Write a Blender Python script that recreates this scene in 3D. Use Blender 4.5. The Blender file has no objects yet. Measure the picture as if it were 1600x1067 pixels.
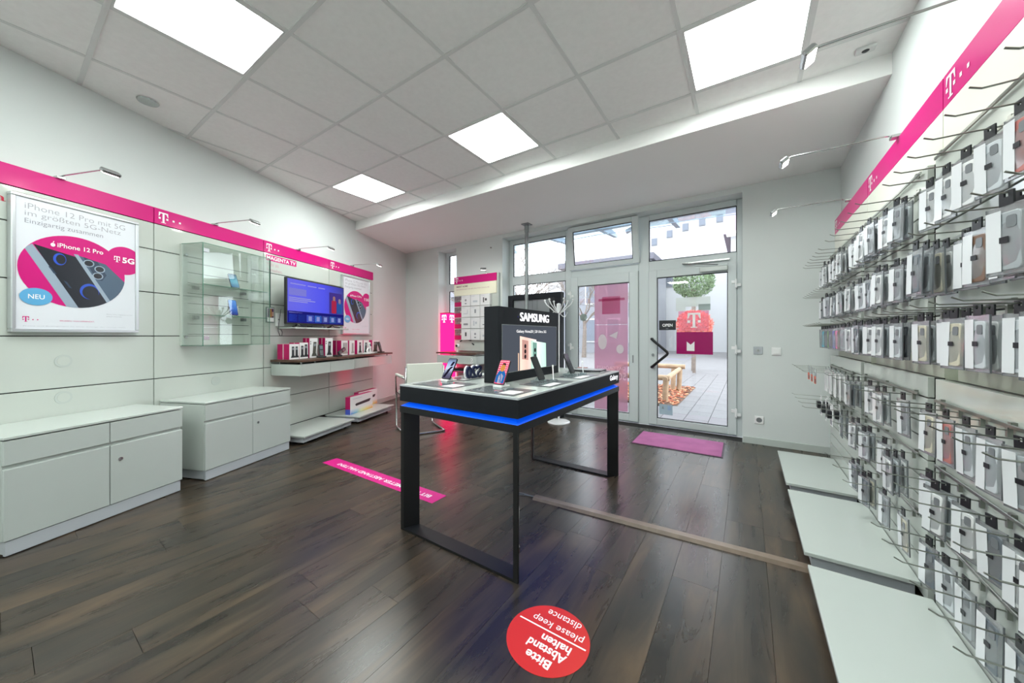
import bpy, bmesh, math, random
from mathutils import Vector, Matrix

random.seed(7)
SC = bpy.context.scene
COL = SC.collection

# ------------------------------------------------------------------ camera
cam_d = bpy.data.cameras.new('camera')
cam_d.sensor_fit = 'HORIZONTAL'
cam_d.sensor_width = 36.0
cam_d.lens = 36.0 * 545.76 / 1600.0
cam_d.shift_y = (524.91 - 533.5) / 1600.0
cam_d.clip_start = 0.02
cam_d.clip_end = 300
CAM = bpy.data.objects.new('camera', cam_d)
COL.objects.link(CAM)
CAM.location = (0, 0, 1.1524)
CAM.rotation_euler = (math.radians(90), 0, 0.5928)
SC.camera = CAM

# ------------------------------------------------------------------ world: even bright overcast sky
W = bpy.data.worlds.new('overcast_sky')
SC.world = W
W.use_nodes = True
bg = W.node_tree.nodes['Background']
bg.inputs[0].default_value = (0.88, 0.935, 1.0, 1)
bg.inputs[1].default_value = 4.0

# ------------------------------------------------------------------ colour management
SC.view_settings.view_transform = 'Standard'
SC.view_settings.look = 'None'
SC.view_settings.exposure = 0.43
SC.view_settings.gamma = 1.0
SC.view_settings.use_curve_mapping = False
LED_STRENGTH = 19.5
SPOT_WATT = 0.3
SPOT_COL = (1.0, 0.97, 0.88)

# ------------------------------------------------------------------ material helpers
def lin(c):
    return tuple(((v / 255) / 12.92 if v / 255 <= 0.04045 else ((v / 255 + 0.055) / 1.055) ** 2.4) for v in c)

MATS = {}
def mat(name, rgb, rough=0.5, metal=0.0, spec=0.5, var=0.0, vscale=6.0, bump=0.0, bscale=80.0, emit=0.0, coat=0.0):
    """Procedural principled material; var adds noise tone variation, bump fine relief."""
    if name in MATS:
        return MATS[name]
    m = bpy.data.materials.new(name)
    m.use_nodes = True
    nt = m.node_tree
    b = nt.nodes['Principled BSDF']
    c = lin(rgb)
    b.inputs['Base Color'].default_value = (*c, 1)
    b.inputs['Roughness'].default_value = rough
    b.inputs['Metallic'].default_value = metal
    b.inputs['Specular IOR Level'].default_value = spec
    if coat:
        b.inputs['Coat Weight'].default_value = coat
        b.inputs['Coat Roughness'].default_value = 0.05
    if var or bump:
        tc = nt.nodes.new('ShaderNodeTexCoord')
    if var:
        n = nt.nodes.new('ShaderNodeTexNoise')
        n.inputs['Scale'].default_value = vscale
        n.inputs['Detail'].default_value = 4
        nt.links.new(tc.outputs['Object'], n.inputs['Vector'])
        r = nt.nodes.new('ShaderNodeValToRGB')
        r.color_ramp.elements[0].position = 0.3
        r.color_ramp.elements[1].position = 0.7
        r.color_ramp.elements[0].color = (*[max(0, v * (1 - var)) for v in c], 1)
        r.color_ramp.elements[1].color = (*[min(1, v * (1 + var)) for v in c], 1)
        nt.links.new(n.outputs['Fac'], r.inputs['Fac'])
        nt.links.new(r.outputs['Color'], b.inputs['Base Color'])
    if bump:
        n2 = nt.nodes.new('ShaderNodeTexNoise')
        n2.inputs['Scale'].default_value = bscale
        n2.inputs['Detail'].default_value = 3
        nt.links.new(tc.outputs['Object'], n2.inputs['Vector'])
        bp = nt.nodes.new('ShaderNodeBump')
        bp.inputs['Strength'].default_value = bump
        bp.inputs['Distance'].default_value = 0.004
        nt.links.new(n2.outputs['Fac'], bp.inputs['Height'])
        nt.links.new(bp.outputs['Normal'], b.inputs['Normal'])
    if emit:
        b.inputs['Emission Color'].default_value = (*c, 1)
        b.inputs['Emission Strength'].default_value = emit
    MATS[name] = m
    return m

def clear_mat(name, tint, gloss=0.1, rough=0.03, haze=0.0, hazecol=(230, 235, 240)):
    """Thin see-through sheet: transparent tint, a little reflection, optional milky haze."""
    if name in MATS:
        return MATS[name]
    m = bpy.data.materials.new(name)
    m.use_nodes = True
    nt = m.node_tree
    nt.nodes.clear()
    out = nt.nodes.new('ShaderNodeOutputMaterial')
    tr = nt.nodes.new('ShaderNodeBsdfTransparent')
    tr.inputs[0].default_value = (*lin(tint), 1)
    gl = nt.nodes.new('ShaderNodeBsdfGlossy')
    gl.inputs['Roughness'].default_value = rough
    lw = nt.nodes.new('ShaderNodeLayerWeight')
    lw.inputs['Blend'].default_value = 0.25
    ml = nt.nodes.new('ShaderNodeMath'); ml.operation = 'MULTIPLY_ADD'
    ml.inputs[1].default_value = 0.5
    ml.inputs[2].default_value = gloss
    ml.use_clamp = True
    nt.links.new(lw.outputs['Fresnel'], ml.inputs[0])
    mx = nt.nodes.new('ShaderNodeMixShader')
    nt.links.new(ml.outputs[0], mx.inputs[0])
    base = tr
    if haze:
        df = nt.nodes.new('ShaderNodeBsdfDiffuse')
        df.inputs[0].default_value = (*lin(hazecol), 1)
        mh = nt.nodes.new('ShaderNodeMixShader')
        mh.inputs[0].default_value = haze
        nt.links.new(tr.outputs[0], mh.inputs[1])
        nt.links.new(df.outputs[0], mh.inputs[2])
        base = mh
    nt.links.new(base.outputs[0], mx.inputs[1])
    nt.links.new(gl.outputs[0], mx.inputs[2])
    nt.links.new(mx.outputs[0], out.inputs[0])
    MATS[name] = m
    return m

def emit_mat(name, rgb, strength):
    if name in MATS:
        return MATS[name]
    m = bpy.data.materials.new(name)
    m.use_nodes = True
    nt = m.node_tree
    nt.nodes.clear()
    out = nt.nodes.new('ShaderNodeOutputMaterial')
    e = nt.nodes.new('ShaderNodeEmission')
    e.inputs[0].default_value = (*lin(rgb), 1)
    e.inputs[1].default_value = strength
    nt.links.new(e.outputs[0], out.inputs[0])
    MATS[name] = m
    return m

def gradient_mat(name, stops, axis='X', strength=1.0, emission=True, rough=0.25, noise=0.0):
    """Colour bands along an object's generated axis: printed or shown picture."""
    if name in MATS:
        return MATS[name]
    m = bpy.data.materials.new(name)
    m.use_nodes = True
    nt = m.node_tree
    b = nt.nodes['Principled BSDF']
    tc = nt.nodes.new('ShaderNodeTexCoord')
    sp = nt.nodes.new('ShaderNodeSeparateXYZ')
    nt.links.new(tc.outputs['Generated'], sp.inputs[0])
    r = nt.nodes.new('ShaderNodeValToRGB')
    while len(r.color_ramp.elements) < len(stops):
        r.color_ramp.elements.new(0.5)
    for el, (p, c) in zip(r.color_ramp.elements, stops):
        el.position = p
        el.color = (*lin(c), 1)
    nt.links.new(sp.outputs[axis], r.inputs[0])
    b.inputs['Roughness'].default_value = rough
    if emission:
        b.inputs['Base Color'].default_value = (0.01, 0.01, 0.012, 1)
        nt.links.new(r.outputs[0], b.inputs['Emission Color'])
        b.inputs['Emission Strength'].default_value = strength
    else:
        nt.links.new(r.outputs[0], b.inputs['Base Color'])
    MATS[name] = m
    return m

# palette -------------------------------------------------------------------
MAG = (214, 12, 118)
wall_white = mat('wall_paint_white', (216, 221, 219), 0.75, var=0.02, vscale=1.5, bump=0.05, bscale=180)
soffit_white = mat('soffit_paint', (248, 248, 246), 0.8, var=0.015, vscale=1.0)
tile_white = mat('ceiling_tile_mineral', (246, 247, 245), 0.95, spec=0.1, var=0.02, vscale=30, bump=0.08, bscale=300)
bar_white = mat('ceiling_grid_metal', (222, 225, 223), 0.5)
lam_white = mat('white_laminate', (190, 197, 192), 0.16, var=0.01, vscale=2)
panel_white = mat('white_gloss_panel', (196, 202, 195), 0.09, var=0.01, vscale=2)
front_grey = mat('white_satin_front', (184, 191, 187), 0.3)
plinth_grey = mat('plinth_silver_grey', (180, 185, 190), 0.4)
groove_dark = mat('slot_dark_aluminium', (52, 54, 52), 0.4, metal=0.6)
recess_mat = mat('recess_back_board', (220, 224, 205), 0.4)
magenta = mat('magenta_print', (206, 6, 120), 0.3, spec=0.35)
print_white = mat('white_print', (245, 245, 245), 0.3)
chrome = mat('brushed_chrome', (190, 192, 190), 0.25, metal=1.0)
wire_grey = mat('hook_wire_zinc', (150, 153, 146), 0.3, metal=1.0)
silver_frame = mat('silver_snap_frame', (205, 208, 210), 0.28, metal=0.8)
black_mat = mat('black_powder_coat', (12, 13, 15), 0.5, var=0.08, vscale=8)
box_black = mat('matt_charcoal_board', (14, 18, 25), 0.6, spec=0.3, var=0.04, vscale=6)
upvc = mat('white_upvc_frame', (204, 211, 211), 0.3)
gasket = mat('black_rubber_gasket', (22, 22, 24), 0.6)
glass = clear_mat('window_glass', (252, 254, 254), gloss=0.03, rough=0.0)
case_glass = clear_mat('showcase_glass', (251, 254, 252), gloss=0.04, rough=0.0)
glass_edge = mat('glass_edge_green', (90, 140, 118), 0.15)
bag_clear = clear_mat('clear_plastic_bag', (244, 246, 247), gloss=0.16, rough=0.16, haze=0.16, hazecol=(244, 247, 250))
bag_film = clear_mat('clear_film', (236, 240, 244), gloss=0.08, rough=0.06, haze=0.3)
wood_dark = mat('walnut_board', (84, 62, 48), 0.4, var=0.25, vscale=12)
screen_black = mat('screen_black', (14, 15, 18), 0.08)
dark_plastic = mat('dark_plastic', (34, 36, 40), 0.35)
grey_plastic = mat('grey_plastic', (120, 124, 126), 0.4)
white_plastic = mat('white_plastic', (238, 239, 238), 0.3)
acrylic = clear_mat('clear_acrylic', (225, 235, 235), gloss=0.1, rough=0.02, haze=0.12)
cyan_badge = mat('cyan_print', (92, 168, 214), 0.3)
ink_grey = mat('grey_ink', (164, 164, 172), 0.5)
ink_red = mat('red_ink', (190, 30, 60), 0.5)

# ------------------------------------------------------------------ mesh helpers
class MB:
    def __init__(self):
        self.v = []
        self.f = []
    def add(self, vs, fs):
        o = len(self.v)
        self.v += [tuple(p) for p in vs]
        self.f += [tuple(i + o for i in f) for f in fs]
        return self
    def box(self, x0, x1, y0, y1, z0, z1):
        return self.add([(x0, y0, z0), (x1, y0, z0), (x1, y1, z0), (x0, y1, z0), (x0, y0, z1), (x1, y0, z1), (x1, y1, z1), (x0, y1, z1)],
                        [(0, 3, 2, 1), (4, 5, 6, 7), (0, 1, 5, 4), (1, 2, 6, 5), (2, 3, 7, 6), (3, 0, 4, 7)])
    def xz(self, pts, y0, y1=None):
        """polygon in the xz plane at y0, or a prism from y0 to y1"""
        n = len(pts)
        if y1 is None:
            return self.add([(x, y0, z) for x, z in pts], [tuple(range(n))])
        return self.add([(x, y0, z) for x, z in pts] + [(x, y1, z) for x, z in pts],
                        [tuple(range(n)), tuple(range(2 * n - 1, n - 1, -1))] + [(i, i + n, (i + 1) % n + n, (i + 1) % n) for i in range(n)])
    def xy(self, pts, z0, z1):
        n = len(pts)
        return self.add([(x, y, z0) for x, y in pts] + [(x, y, z1) for x, y in pts],
                        [tuple(range(n - 1, -1, -1)), tuple(range(n, 2 * n))] + [(i, (i + 1) % n, (i + 1) % n + n, i + n) for i in range(n)])
    def yz(self, pts, x0, x1):
        n = len(pts)
        return self.add([(x0, y, z) for y, z in pts] + [(x1, y, z) for y, z in pts],
                        [tuple(range(n)), tuple(range(2 * n - 1, n - 1, -1))] + [(i, i + n, (i + 1) % n + n, (i + 1) % n) for i in range(n)])
    def tube(self, path, r, n=8, radii=None):
        P = [Vector(p) for p in path]
        rings = []
        up = None
        for i, p in enumerate(P):
            d = (P[min(i + 1, len(P) - 1)] - P[max(i - 1, 0)]).normalized()
            if up is None:
                up = Vector((0, 0, 1)) if abs(d.z) < 0.9 else Vector((1, 0, 0))
            a = d.cross(up)
            if a.length < 1e-6:
                a = d.orthogonal()
            a.normalize()
            b = a.cross(d).normalized()
            up = b
            rr = radii[i] if radii else r
            rings.append([p + (a * math.cos(2 * math.pi * k / n) + b * math.sin(2 * math.pi * k / n)) * rr for k in range(n)])
        vs = [q for ring in rings for q in ring]
        fs = []
        for i in range(len(P) - 1):
            for k in range(n):
                fs.append((i * n + k, i * n + (k + 1) % n, (i + 1) * n + (k + 1) % n, (i + 1) * n + k))
        fs.append(tuple(range(n - 1, -1, -1)))
        fs.append(tuple(range((len(P) - 1) * n, len(P) * n)))
        return self.add(vs, fs)
    def lathe(self, prof, n=24, c=(0, 0)):
        vs = []
        fs = []
        for r, z in prof:
            vs += [(c[0] + r * math.cos(2 * math.pi * k / n), c[1] + r * math.sin(2 * math.pi * k / n), z) for k in range(n)]
        for i in range(len(prof) - 1):
            for k in range(n):
                fs.append((i * n + k, i * n + (k + 1) % n, (i + 1) * n + (k + 1) % n, (i + 1) * n + k))
        fs.append(tuple(range(n - 1, -1, -1)))
        fs.append(tuple(range((len(prof) - 1) * n, len(prof) * n)))
        return self.add(vs, fs)
    def ball(self, c, r, n=10, m=6, sz=1.0):
        vs = [(c[0], c[1], c[2] - r * sz)]
        for j in range(1, m):
            t = math.pi * j / m
            vs += [(c[0] + r * math.sin(t) * math.cos(2 * math.pi * k / n), c[1] + r * math.sin(t) * math.sin(2 * math.pi * k / n), c[2] - r * sz * math.cos(t)) for k in range(n)]
        vs.append((c[0], c[1], c[2] + r * sz))
        fs = [(0, 1 + (k + 1) % n, 1 + k) for k in range(n)]
        for j in range(m - 2):
            for k in range(n):
                a = 1 + j * n
                fs.append((a + k, a + (k + 1) % n, a + n + (k + 1) % n, a + n + k))
        L = len(vs) - 1
        fs += [(L, 1 + (m - 2) * n + k, 1 + (m - 2) * n + (k + 1) % n) for k in range(n)]
        return self.add(vs, fs)
    def mesh(self, name, material=None, bevel=0.0, smooth=False, seg=1):
        me = bpy.data.meshes.new(name)
        me.from_pydata(self.v, [], self.f)
        me.validate()
        bm = bmesh.new()
        bm.from_mesh(me)
        bmesh.ops.recalc_face_normals(bm, faces=bm.faces)
        if bevel:
            bmesh.ops.bevel(bm, geom=[e for e in bm.edges if len(e.link_faces) == 2 and e.calc_face_angle(0) > 0.5],
                            offset=bevel, segments=seg, affect='EDGES', profile=0.7)
        bm.to_mesh(me)
        bm.free()
        if smooth:
            for p in me.polygons:
                p.use_smooth = True
        if material:
            me.materials.append(material)
        return me
    def build(self, name, material, parent=None, bevel=0.0, smooth=False, loc=(0, 0, 0), rot=(0, 0, 0), seg=1):
        return link(name, self.mesh(name, material, bevel, smooth, seg), parent, loc, rot)

def link(name, me, parent=None, loc=(0, 0, 0), rot=(0, 0, 0)):
    o = bpy.data.objects.new(name, me)
    COL.objects.link(o)
    o.parent = parent
    o.location = loc
    o.rotation_euler = rot
    return o

def tag(o, label, cat, group=None, kind=None):
    o['label'] = label
    if cat:
        o['category'] = cat
    if group:
        o['group'] = group
    if kind:
        o['kind'] = kind
    return o

def thing(name, label, cat, loc=(0, 0, 0), rz=0.0, group=None, kind=None):
    o = bpy.data.objects.new(name, None)
    o.empty_display_size = 0.05
    COL.objects.link(o)
    o.location = loc
    o.rotation_euler = (0, 0, rz)
    return tag(o, label, cat, group, kind)

def copy_tree(o, parent=None):
    c = o.copy()
    COL.objects.link(c)
    c.parent = parent
    for ch in list(o.children):
        copy_tree(ch, c)
    return c

def circle(cx, cz, rx, rz=None, n=40):
    rz = rx if rz is None else rz
    return [(cx + rx * math.cos(2 * math.pi * k / n), cz + rz * math.sin(2 * math.pi * k / n)) for k in range(n)]

def rrect(x0, x1, z0, z1, r, n=4):
    pts = []
    for cx, cz, a0 in ((x1 - r, z1 - r, 0), (x0 + r, z1 - r, 90), (x0 + r, z0 + r, 180), (x1 - r, z0 + r, 270)):
        for k in range(n + 1):
            a = math.radians(a0 + 90 * k / n)
            pts.append((cx + r * math.cos(a), cz + r * math.sin(a)))
    return pts

def clip_poly(sub, clip):
    """Sutherland-Hodgman, clip polygon convex and counter-clockwise"""
    out = list(sub)
    for i in range(len(clip)):
        a, b = clip[i], clip[(i + 1) % len(clip)]
        def side(p):
            return (b[0] - a[0]) * (p[1] - a[1]) - (b[1] - a[1]) * (p[0] - a[0])
        inp, out = out, []
        if not inp:
            return []
        for k in range(len(inp)):
            p, q = inp[k - 1], inp[k]
            sp, sq = side(p), side(q)
            if sq >= 0:
                if sp < 0:
                    t = sp / (sp - sq)
                    out.append((p[0] + t * (q[0] - p[0]), p[1] + t * (q[1] - p[1])))
                out.append(q)
            elif sp >= 0:
                t = sp / (sp - sq)
                out.append((p[0] + t * (q[0] - p[0]), p[1] + t * (q[1] - p[1])))
    return out

_tc = {}
def text_geo(s, bold):
    if (s, bold) not in _tc:
        cu = bpy.data.curves.new('lettering', 'FONT')
        cu.body = s
        cu.size = 1
        cu.offset = bold
        cu.resolution_u = 3
        ob = bpy.data.objects.new('lettering', cu)
        COL.objects.link(ob)
        me = bpy.data.meshes.new_from_object(ob)
        vs = [tuple(v.co) for v in me.vertices]
        fs = [tuple(p.vertices) for p in me.polygons]
        bpy.data.objects.remove(ob)
        bpy.data.curves.remove(cu)
        bpy.data.meshes.remove(me)
        _tc[(s, bold)] = (vs, fs)
    return _tc[(s, bold)]

def lettering(s, x, z, w, h, y, material, parent, bold=0.0, mirror=False, depth=0.0, name='lettering', slant=0.0):
    """flat (or raised) text in the local xz plane facing -y; left bottom at x,z, stretched to w by h"""
    vs, fs = text_geo(s, bold)
    x0 = min(v[0] for v in vs); x1 = max(v[0] for v in vs)
    z0 = min(v[1] for v in vs); z1 = max(v[1] for v in vs)
    def T(v):
        fx = (v[0] - x0) / (x1 - x0)
        if mirror:
            fx = 1 - fx
        fz = (v[1] - z0) / (z1 - z0)
        return (x + fx * w + slant * fz * h, y, z + fz * h)
    P = [T(v) for v in vs]
    mb = MB()
    mb.add(P, fs)
    me = mb.mesh(name, material)
    if depth:
        bm = bmesh.new()
        bm.from_mesh(me)
        r = bmesh.ops.extrude_face_region(bm, geom=bm.faces[:])
        for el in r['geom']:
            if isinstance(el, bmesh.types.BMVert):
                el.co.y -= depth
        bmesh.ops.recalc_face_normals(bm, faces=bm.faces)
        bm.to_mesh(me)
        bm.free()
    return link(name, me, parent)

def t_logo(x, z, h, y, material, parent, dots=2, name='logo'):
    """white serif T with square dots, height h, left bottom at x,z"""
    T = [(.2, 0), (.6, 0), (.6, .06), (.48, .06), (.48, .88), (.63, .88), (.75, .6), (.8, .6), (.78, 1.0), (.02, 1.0), (0, .6), (.05, .6), (.17, .88), (.32, .88), (.32, .06), (.2, .06)]
    lg_ = MB().xz([(x + a * h, z + b * h) for a, b in T], y).build(name, material, parent)
    for a in [0.0, 0.63] + [1.16 + 0.56 * k for k in range(dots)]:
        MB().xz([(x + a * h, z + .33 * h), (x + (a + .17) * h, z + .33 * h), (x + (a + .17) * h, z + .5 * h), (x + a * h, z + .5 * h)], y).build('logo_square', material, lg_)
    return lg_

# ------------------------------------------------------------------ room frame
H_CEIL, H_SOFF = 2.908, 2.779
Y_BEAM, Y_FAR, Y_DOOR, X_R, Y_BACK = 3.115, 4.545, 4.744, 0.7455, -4.2
AX, AY = -3.746, 0.022
DV = Vector((-0.3767, 0.9263, 0)); NV = Vector((0.9263, 0.3767, 0))
RZ_L = math.atan2(DV.y, DV.x)
RZ_R = -math.pi / 2
def LW(s, off, z):
    p = Vector((AX, AY, 0)) + DV * s + NV * off
    return (p.x, p.y, z)
def left_x(y):
    return AX + (y - AY) * DV.x / DV.y
ROOM = [(left_x(Y_BACK), Y_BACK), (X_R, Y_BACK), (X_R, Y_FAR), (left_x(Y_FAR), Y_FAR)]

# floor ----------------------------------------------------------------------
def plank_material():
    m = bpy.data.materials.new('dark_oak_plank')
    m.use_nodes = True
    nt = m.node_tree
    b = nt.nodes['Principled BSDF']
    tc = nt.nodes.new('ShaderNodeTexCoord')
    oi = nt.nodes.new('ShaderNodeObjectInfo')
    mp = nt.nodes.new('ShaderNodeMapping')
    mp.inputs['Scale'].default_value = (11.0, 1.3, 1.0)
    mul = nt.nodes.new('ShaderNodeVectorMath'); mul.operation = 'SCALE'
    cmb = nt.nodes.new('ShaderNodeCombineXYZ')
    for k in range(3):
        nt.links.new(oi.outputs['Random'], cmb.inputs[k])
    nt.links.new(cmb.outputs[0], mul.inputs[0]); mul.inputs['Scale'].default_value = 37.0
    ad = nt.nodes.new('ShaderNodeVectorMath'); ad.operation = 'ADD'
    nt.links.new(tc.outputs['Object'], ad.inputs[0]); nt.links.new(mul.outputs[0], ad.inputs[1])
    nt.links.new(ad.outputs[0], mp.inputs[0])
    n1 = nt.nodes.new('ShaderNodeTexNoise'); n1.inputs['Scale'].default_value = 1.0; n1.inputs['Detail'].default_value = 9; n1.inputs['Roughness'].default_value = 0.6; n1.inputs['Distortion'].default_value = 1.2
    nt.links.new(mp.outputs[0], n1.inputs['Vector'])
    mp2 = nt.nodes.new('ShaderNodeMapping'); mp2.inputs['Scale'].default_value = (4.5, 1.3, 1.0)
    nt.links.new(ad.outputs[0], mp2.inputs[0])
    n2 = nt.nodes.new('ShaderNodeTexNoise'); n2.inputs['Scale'].default_value = 1.3; n2.inputs['Detail'].default_value = 3
    nt.links.new(mp2.outputs[0], n2.inputs['Vector'])
    r1 = nt.nodes.new('ShaderNodeValToRGB')
    e = r1.color_ramp.elements
    e[0].position = 0.25; e[0].color = (*lin((40, 35, 29)), 1)
    e[1].position = 0.75; e[1].color = (*lin((90, 76, 60)), 1)
    e2 = e.new(0.5); e2.color = (*lin((64, 54, 44)), 1)
    nt.links.new(n1.outputs['Fac'], r1.inputs['Fac'])
    r2 = nt.nodes.new('ShaderNodeValToRGB')
    r2.color_ramp.elements[0].position = 0.38; r2.color_ramp.elements[0].color = (0.55, 0.62, 0.70, 1)
    r2.color_ramp.elements[1].position = 0.64; r2.color_ramp.elements[1].color = (1.15, 1.08, 1.0, 1)
    nt.links.new(n2.outputs['Fac'], r2.inputs['Fac'])
    mx = nt.nodes.new('ShaderNodeMix'); mx.data_type = 'RGBA'; mx.blend_type = 'MULTIPLY'; mx.inputs[0].default_value = 0.9
    nt.links.new(r1.outputs[0], mx.inputs[6]); nt.links.new(r2.outputs[0], mx.inputs[7])
    hs = nt.nodes.new('ShaderNodeHueSaturation')
    mr = nt.nodes.new('ShaderNodeMapRange'); mr.inputs[3].default_value = 0.86; mr.inputs[4].default_value = 1.1
    nt.links.new(oi.outputs['Random'], mr.inputs[0]); nt.links.new(mr.outputs[0], hs.inputs['Value'])
    nt.links.new(mx.outputs[2], hs.inputs['Color'])
    nt.links.new(hs.outputs[0], b.inputs['Base Color'])
    mrr = nt.nodes.new('ShaderNodeMapRange'); mrr.inputs[3].default_value = 0.24; mrr.inputs[4].default_value = 0.32
    b.inputs['Specular IOR Level'].default_value = 0.62
    nt.links.new(n1.outputs['Fac'], mrr.inputs[0]); nt.links.new(mrr.outputs[0], b.inputs['Roughness'])
    bp = nt.nodes.new('ShaderNodeBump'); bp.inputs['Strength'].default_value = 0.04; bp.inputs['Distance'].default_value = 0.002
    nt.links.new(n1.outputs['Fac'], bp.inputs['Height']); nt.links.new(bp.outputs[0], b.inputs['Normal'])
    return m
plank_mat = plank_material()
subfloor = mat('subfloor_dark', (26, 21, 18), 0.7)
floor = MB().xy(ROOM, -0.06, -0.012).build('floor', subfloor)
tag(floor, 'dark brown oak plank floor of the shop', 'floor', kind='structure')
PW = 0.19
x = -5.62
ci = 0
while x < X_R:
    y = Y_BACK - random.random() * 1.25
    while y < Y_FAR:
        L = 1.25
        p = clip_poly([(x + .0006, y + .0008), (x + PW - .0006, y + .0008), (x + PW - .0006, y + L - .0008), (x + .0006, y + L - .0008)], ROOM)
        if len(p) > 2:
            cx = sum(a for a, b in p) / len(p); cy = sum(b for a, b in p) / len(p)
            MB().xy([(a - cx, b - cy) for a, b in p], -0.012, 0.0).build('plank', plank_mat, floor, loc=(cx, cy, 0))
        y += L
    x += PW
    ci += 1

# walls ----------------------------------------------------------------------
def wall(name, label, mb):
    return tag(mb.build(name, wall_white), label, 'wall', kind='structure')
t = 0.14
pa, pb = LW(-4.75, 0, 0), LW(5.2, 0, 0); pc, pd = LW(5.2, -t, 0), LW(-4.75, -t, 0)
wall('wall_left', 'long white wall behind the promotional posters and television', MB().xy([pa[:2], pb[:2], pc[:2], pd[:2]], 0.0, 3.05))
wall('wall_right', 'white wall behind the phone case racks', MB().box(X_R, X_R + t, Y_BACK - t, 4.86, 0, 3.05))
wall('wall_back', 'white wall behind the camera', MB().box(-2.4, X_R, Y_BACK - t, Y_BACK, 0, 3.05))
mbw = MB()
mbw.box(left_x(Y_FAR) + 0.002, -4.684, Y_FAR, 4.86, 0, H_SOFF)
mbw.box(-4.684, -4.242, Y_FAR, 4.86, 2.70, H_SOFF)
mbw.box(-4.242, -3.247, Y_FAR, 4.86, 0, H_SOFF)
mbw.box(-3.247, -0.044, Y_FAR, 4.86, 2.715, H_SOFF)
mbw.box(-0.044, X_R, Y_FAR, 4.86, 0, H_SOFF)
wall('wall_far', 'white entrance wall around the glass doors and windows', mbw)
tag(MB().box(-0.040, X_R - 0.002, Y_FAR - 0.013, Y_FAR - 0.001, 0.0, 0.072).build('baseboard_far', lam_white, bevel=0.003), 'white baseboard right of the glass door', 'baseboard', kind='structure')
tag(MB().box(left_x(Y_FAR) + 0.03, -4.69, Y_FAR - 0.013, Y_FAR - 0.001, 0.0, 0.072).build('baseboard_far', lam_white, bevel=0.003), 'white baseboard in the corner left of the glowing pillar', 'baseboard', kind='structure')
bl = thing('baseboard_left', 'white baseboard at the end of the left wall', 'baseboard', LW(3.73, 0, 0), RZ_L, kind='structure')
MB().box(0, 1.12, -0.014, -0.001, 0, 0.072).build('skirting_board', lam_white, bl)

# ceiling ----------------------------------------------------------------------
CEIL = [(left_x(Y_BACK), Y_BACK), (X_R, Y_BACK), (X_R, Y_BEAM), (left_x(Y_BEAM), Y_BEAM)]
ceil = tag(MB().xy(CEIL, 2.945, 3.05).build('ceiling', tile_white), 'suspended grid ceiling of square white tiles', 'ceiling', kind='structure')
GX, GY, GS = -3.4516, 1.5847, 0.625
LEDS = {(1, -2), (4, -2), (-1, 1), (2, 1), (5, 1), (1, -5), (4, -5), (2, -8), (5, -8)}  # the pair nearest the back wall is unseen, added to brighten the room
for i in range(-5, 8):
    for j in range(-10, 4):
        if (i, j) in LEDS:
            continue
        a, b = GX + GS * i, GY + GS * j
        p = clip_poly([(a + .011, b + .011), (a + GS - .011, b + .011), (a + GS - .011, b + GS - .011), (a + .011, b + GS - .011)], CEIL)
        if len(p) > 2 and max(q[0] for q in p) - min(q[0] for q in p) > 0.03 and max(q[1] for q in p) - min(q[1] for q in p) > 0.03:
            MB().xy(p, H_CEIL + 0.004, H_CEIL + 0.018).build('ceiling_tile', tile_white, ceil)
for i in range(-5, 8):
    a = GX + GS * i
    p = clip_poly([(a - .012, Y_BACK), (a + .012, Y_BACK), (a + .012, Y_BEAM), (a - .012, Y_BEAM)], CEIL)
    if len(p) > 2:
        MB().xy(p, H_CEIL, H_CEIL + 0.004).build('grid_bar', bar_white, ceil)
for j in range(-10, 4):
    b = GY + GS * j
    p = clip_poly([(-6, b - .012), (2, b - .012), (2, b + .012), (-6, b + .012)], CEIL)
    if len(p) > 2:
        MB().xy(p, H_CEIL - 0.0008, H_CEIL + 0.0035).build('grid_bar', bar_white, ceil)
SOFF = [(left_x(Y_BEAM), Y_BEAM), (X_R, Y_BEAM), (X_R, Y_FAR + .3), (left_x(Y_FAR + .3), Y_FAR + .3)]
tag(MB().xy(SOFF, H_SOFF, 3.05).build('ceiling_soffit', soffit_white), 'lowered plain white ceiling strip in front of the entrance', 'ceiling', kind='structure')

led_mat = emit_mat('led_panel_light', (247, 255, 251), LED_STRENGTH)
led_lab = {(1, -2): 'square LED ceiling panel above the large phone poster', (-1, 1): 'smallest LED ceiling panel, near the left wall and beam', (2, 1): 'square LED ceiling panel in the middle of the ceiling',
           (5, 1): 'square LED ceiling panel above the phone case racks', (4, -2): 'square LED ceiling panel above the camera', (1, -5): 'square LED ceiling panel at the back left', (4, -5): 'square LED ceiling panel at the back right', (2, -8): 'added unseen LED ceiling panel at the back wall, left', (5, -8): 'added unseen LED ceiling panel at the back wall, right'}
for (i, j) in sorted(LEDS):
    a, b = GX + GS * i + GS / 2, GY + GS * j + GS / 2
    r = thing('ceiling_light', led_lab[(i, j)], 'ceiling light', (a, b, H_CEIL), 0, 'LED panels in the ceiling grid')
    h = GS / 2 - .0125
    fr = MB()
    for (x0, x1, y0, y1) in ((-h, h, -h, -h + .012), (-h, h, h - .012, h), (-h, -h + .012, -h + .012, h - .012), (h - .012, h, -h + .012, h - .012)):
        fr.box(x0, x1, y0, y1, 0.0, 0.03)
    fr.build('frame', bar_white, r)
    MB().box(-h + .012, h - .012, -h + .012, h - .012, 0.004, 0.012).build('diffuser', led_mat, r)

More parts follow.
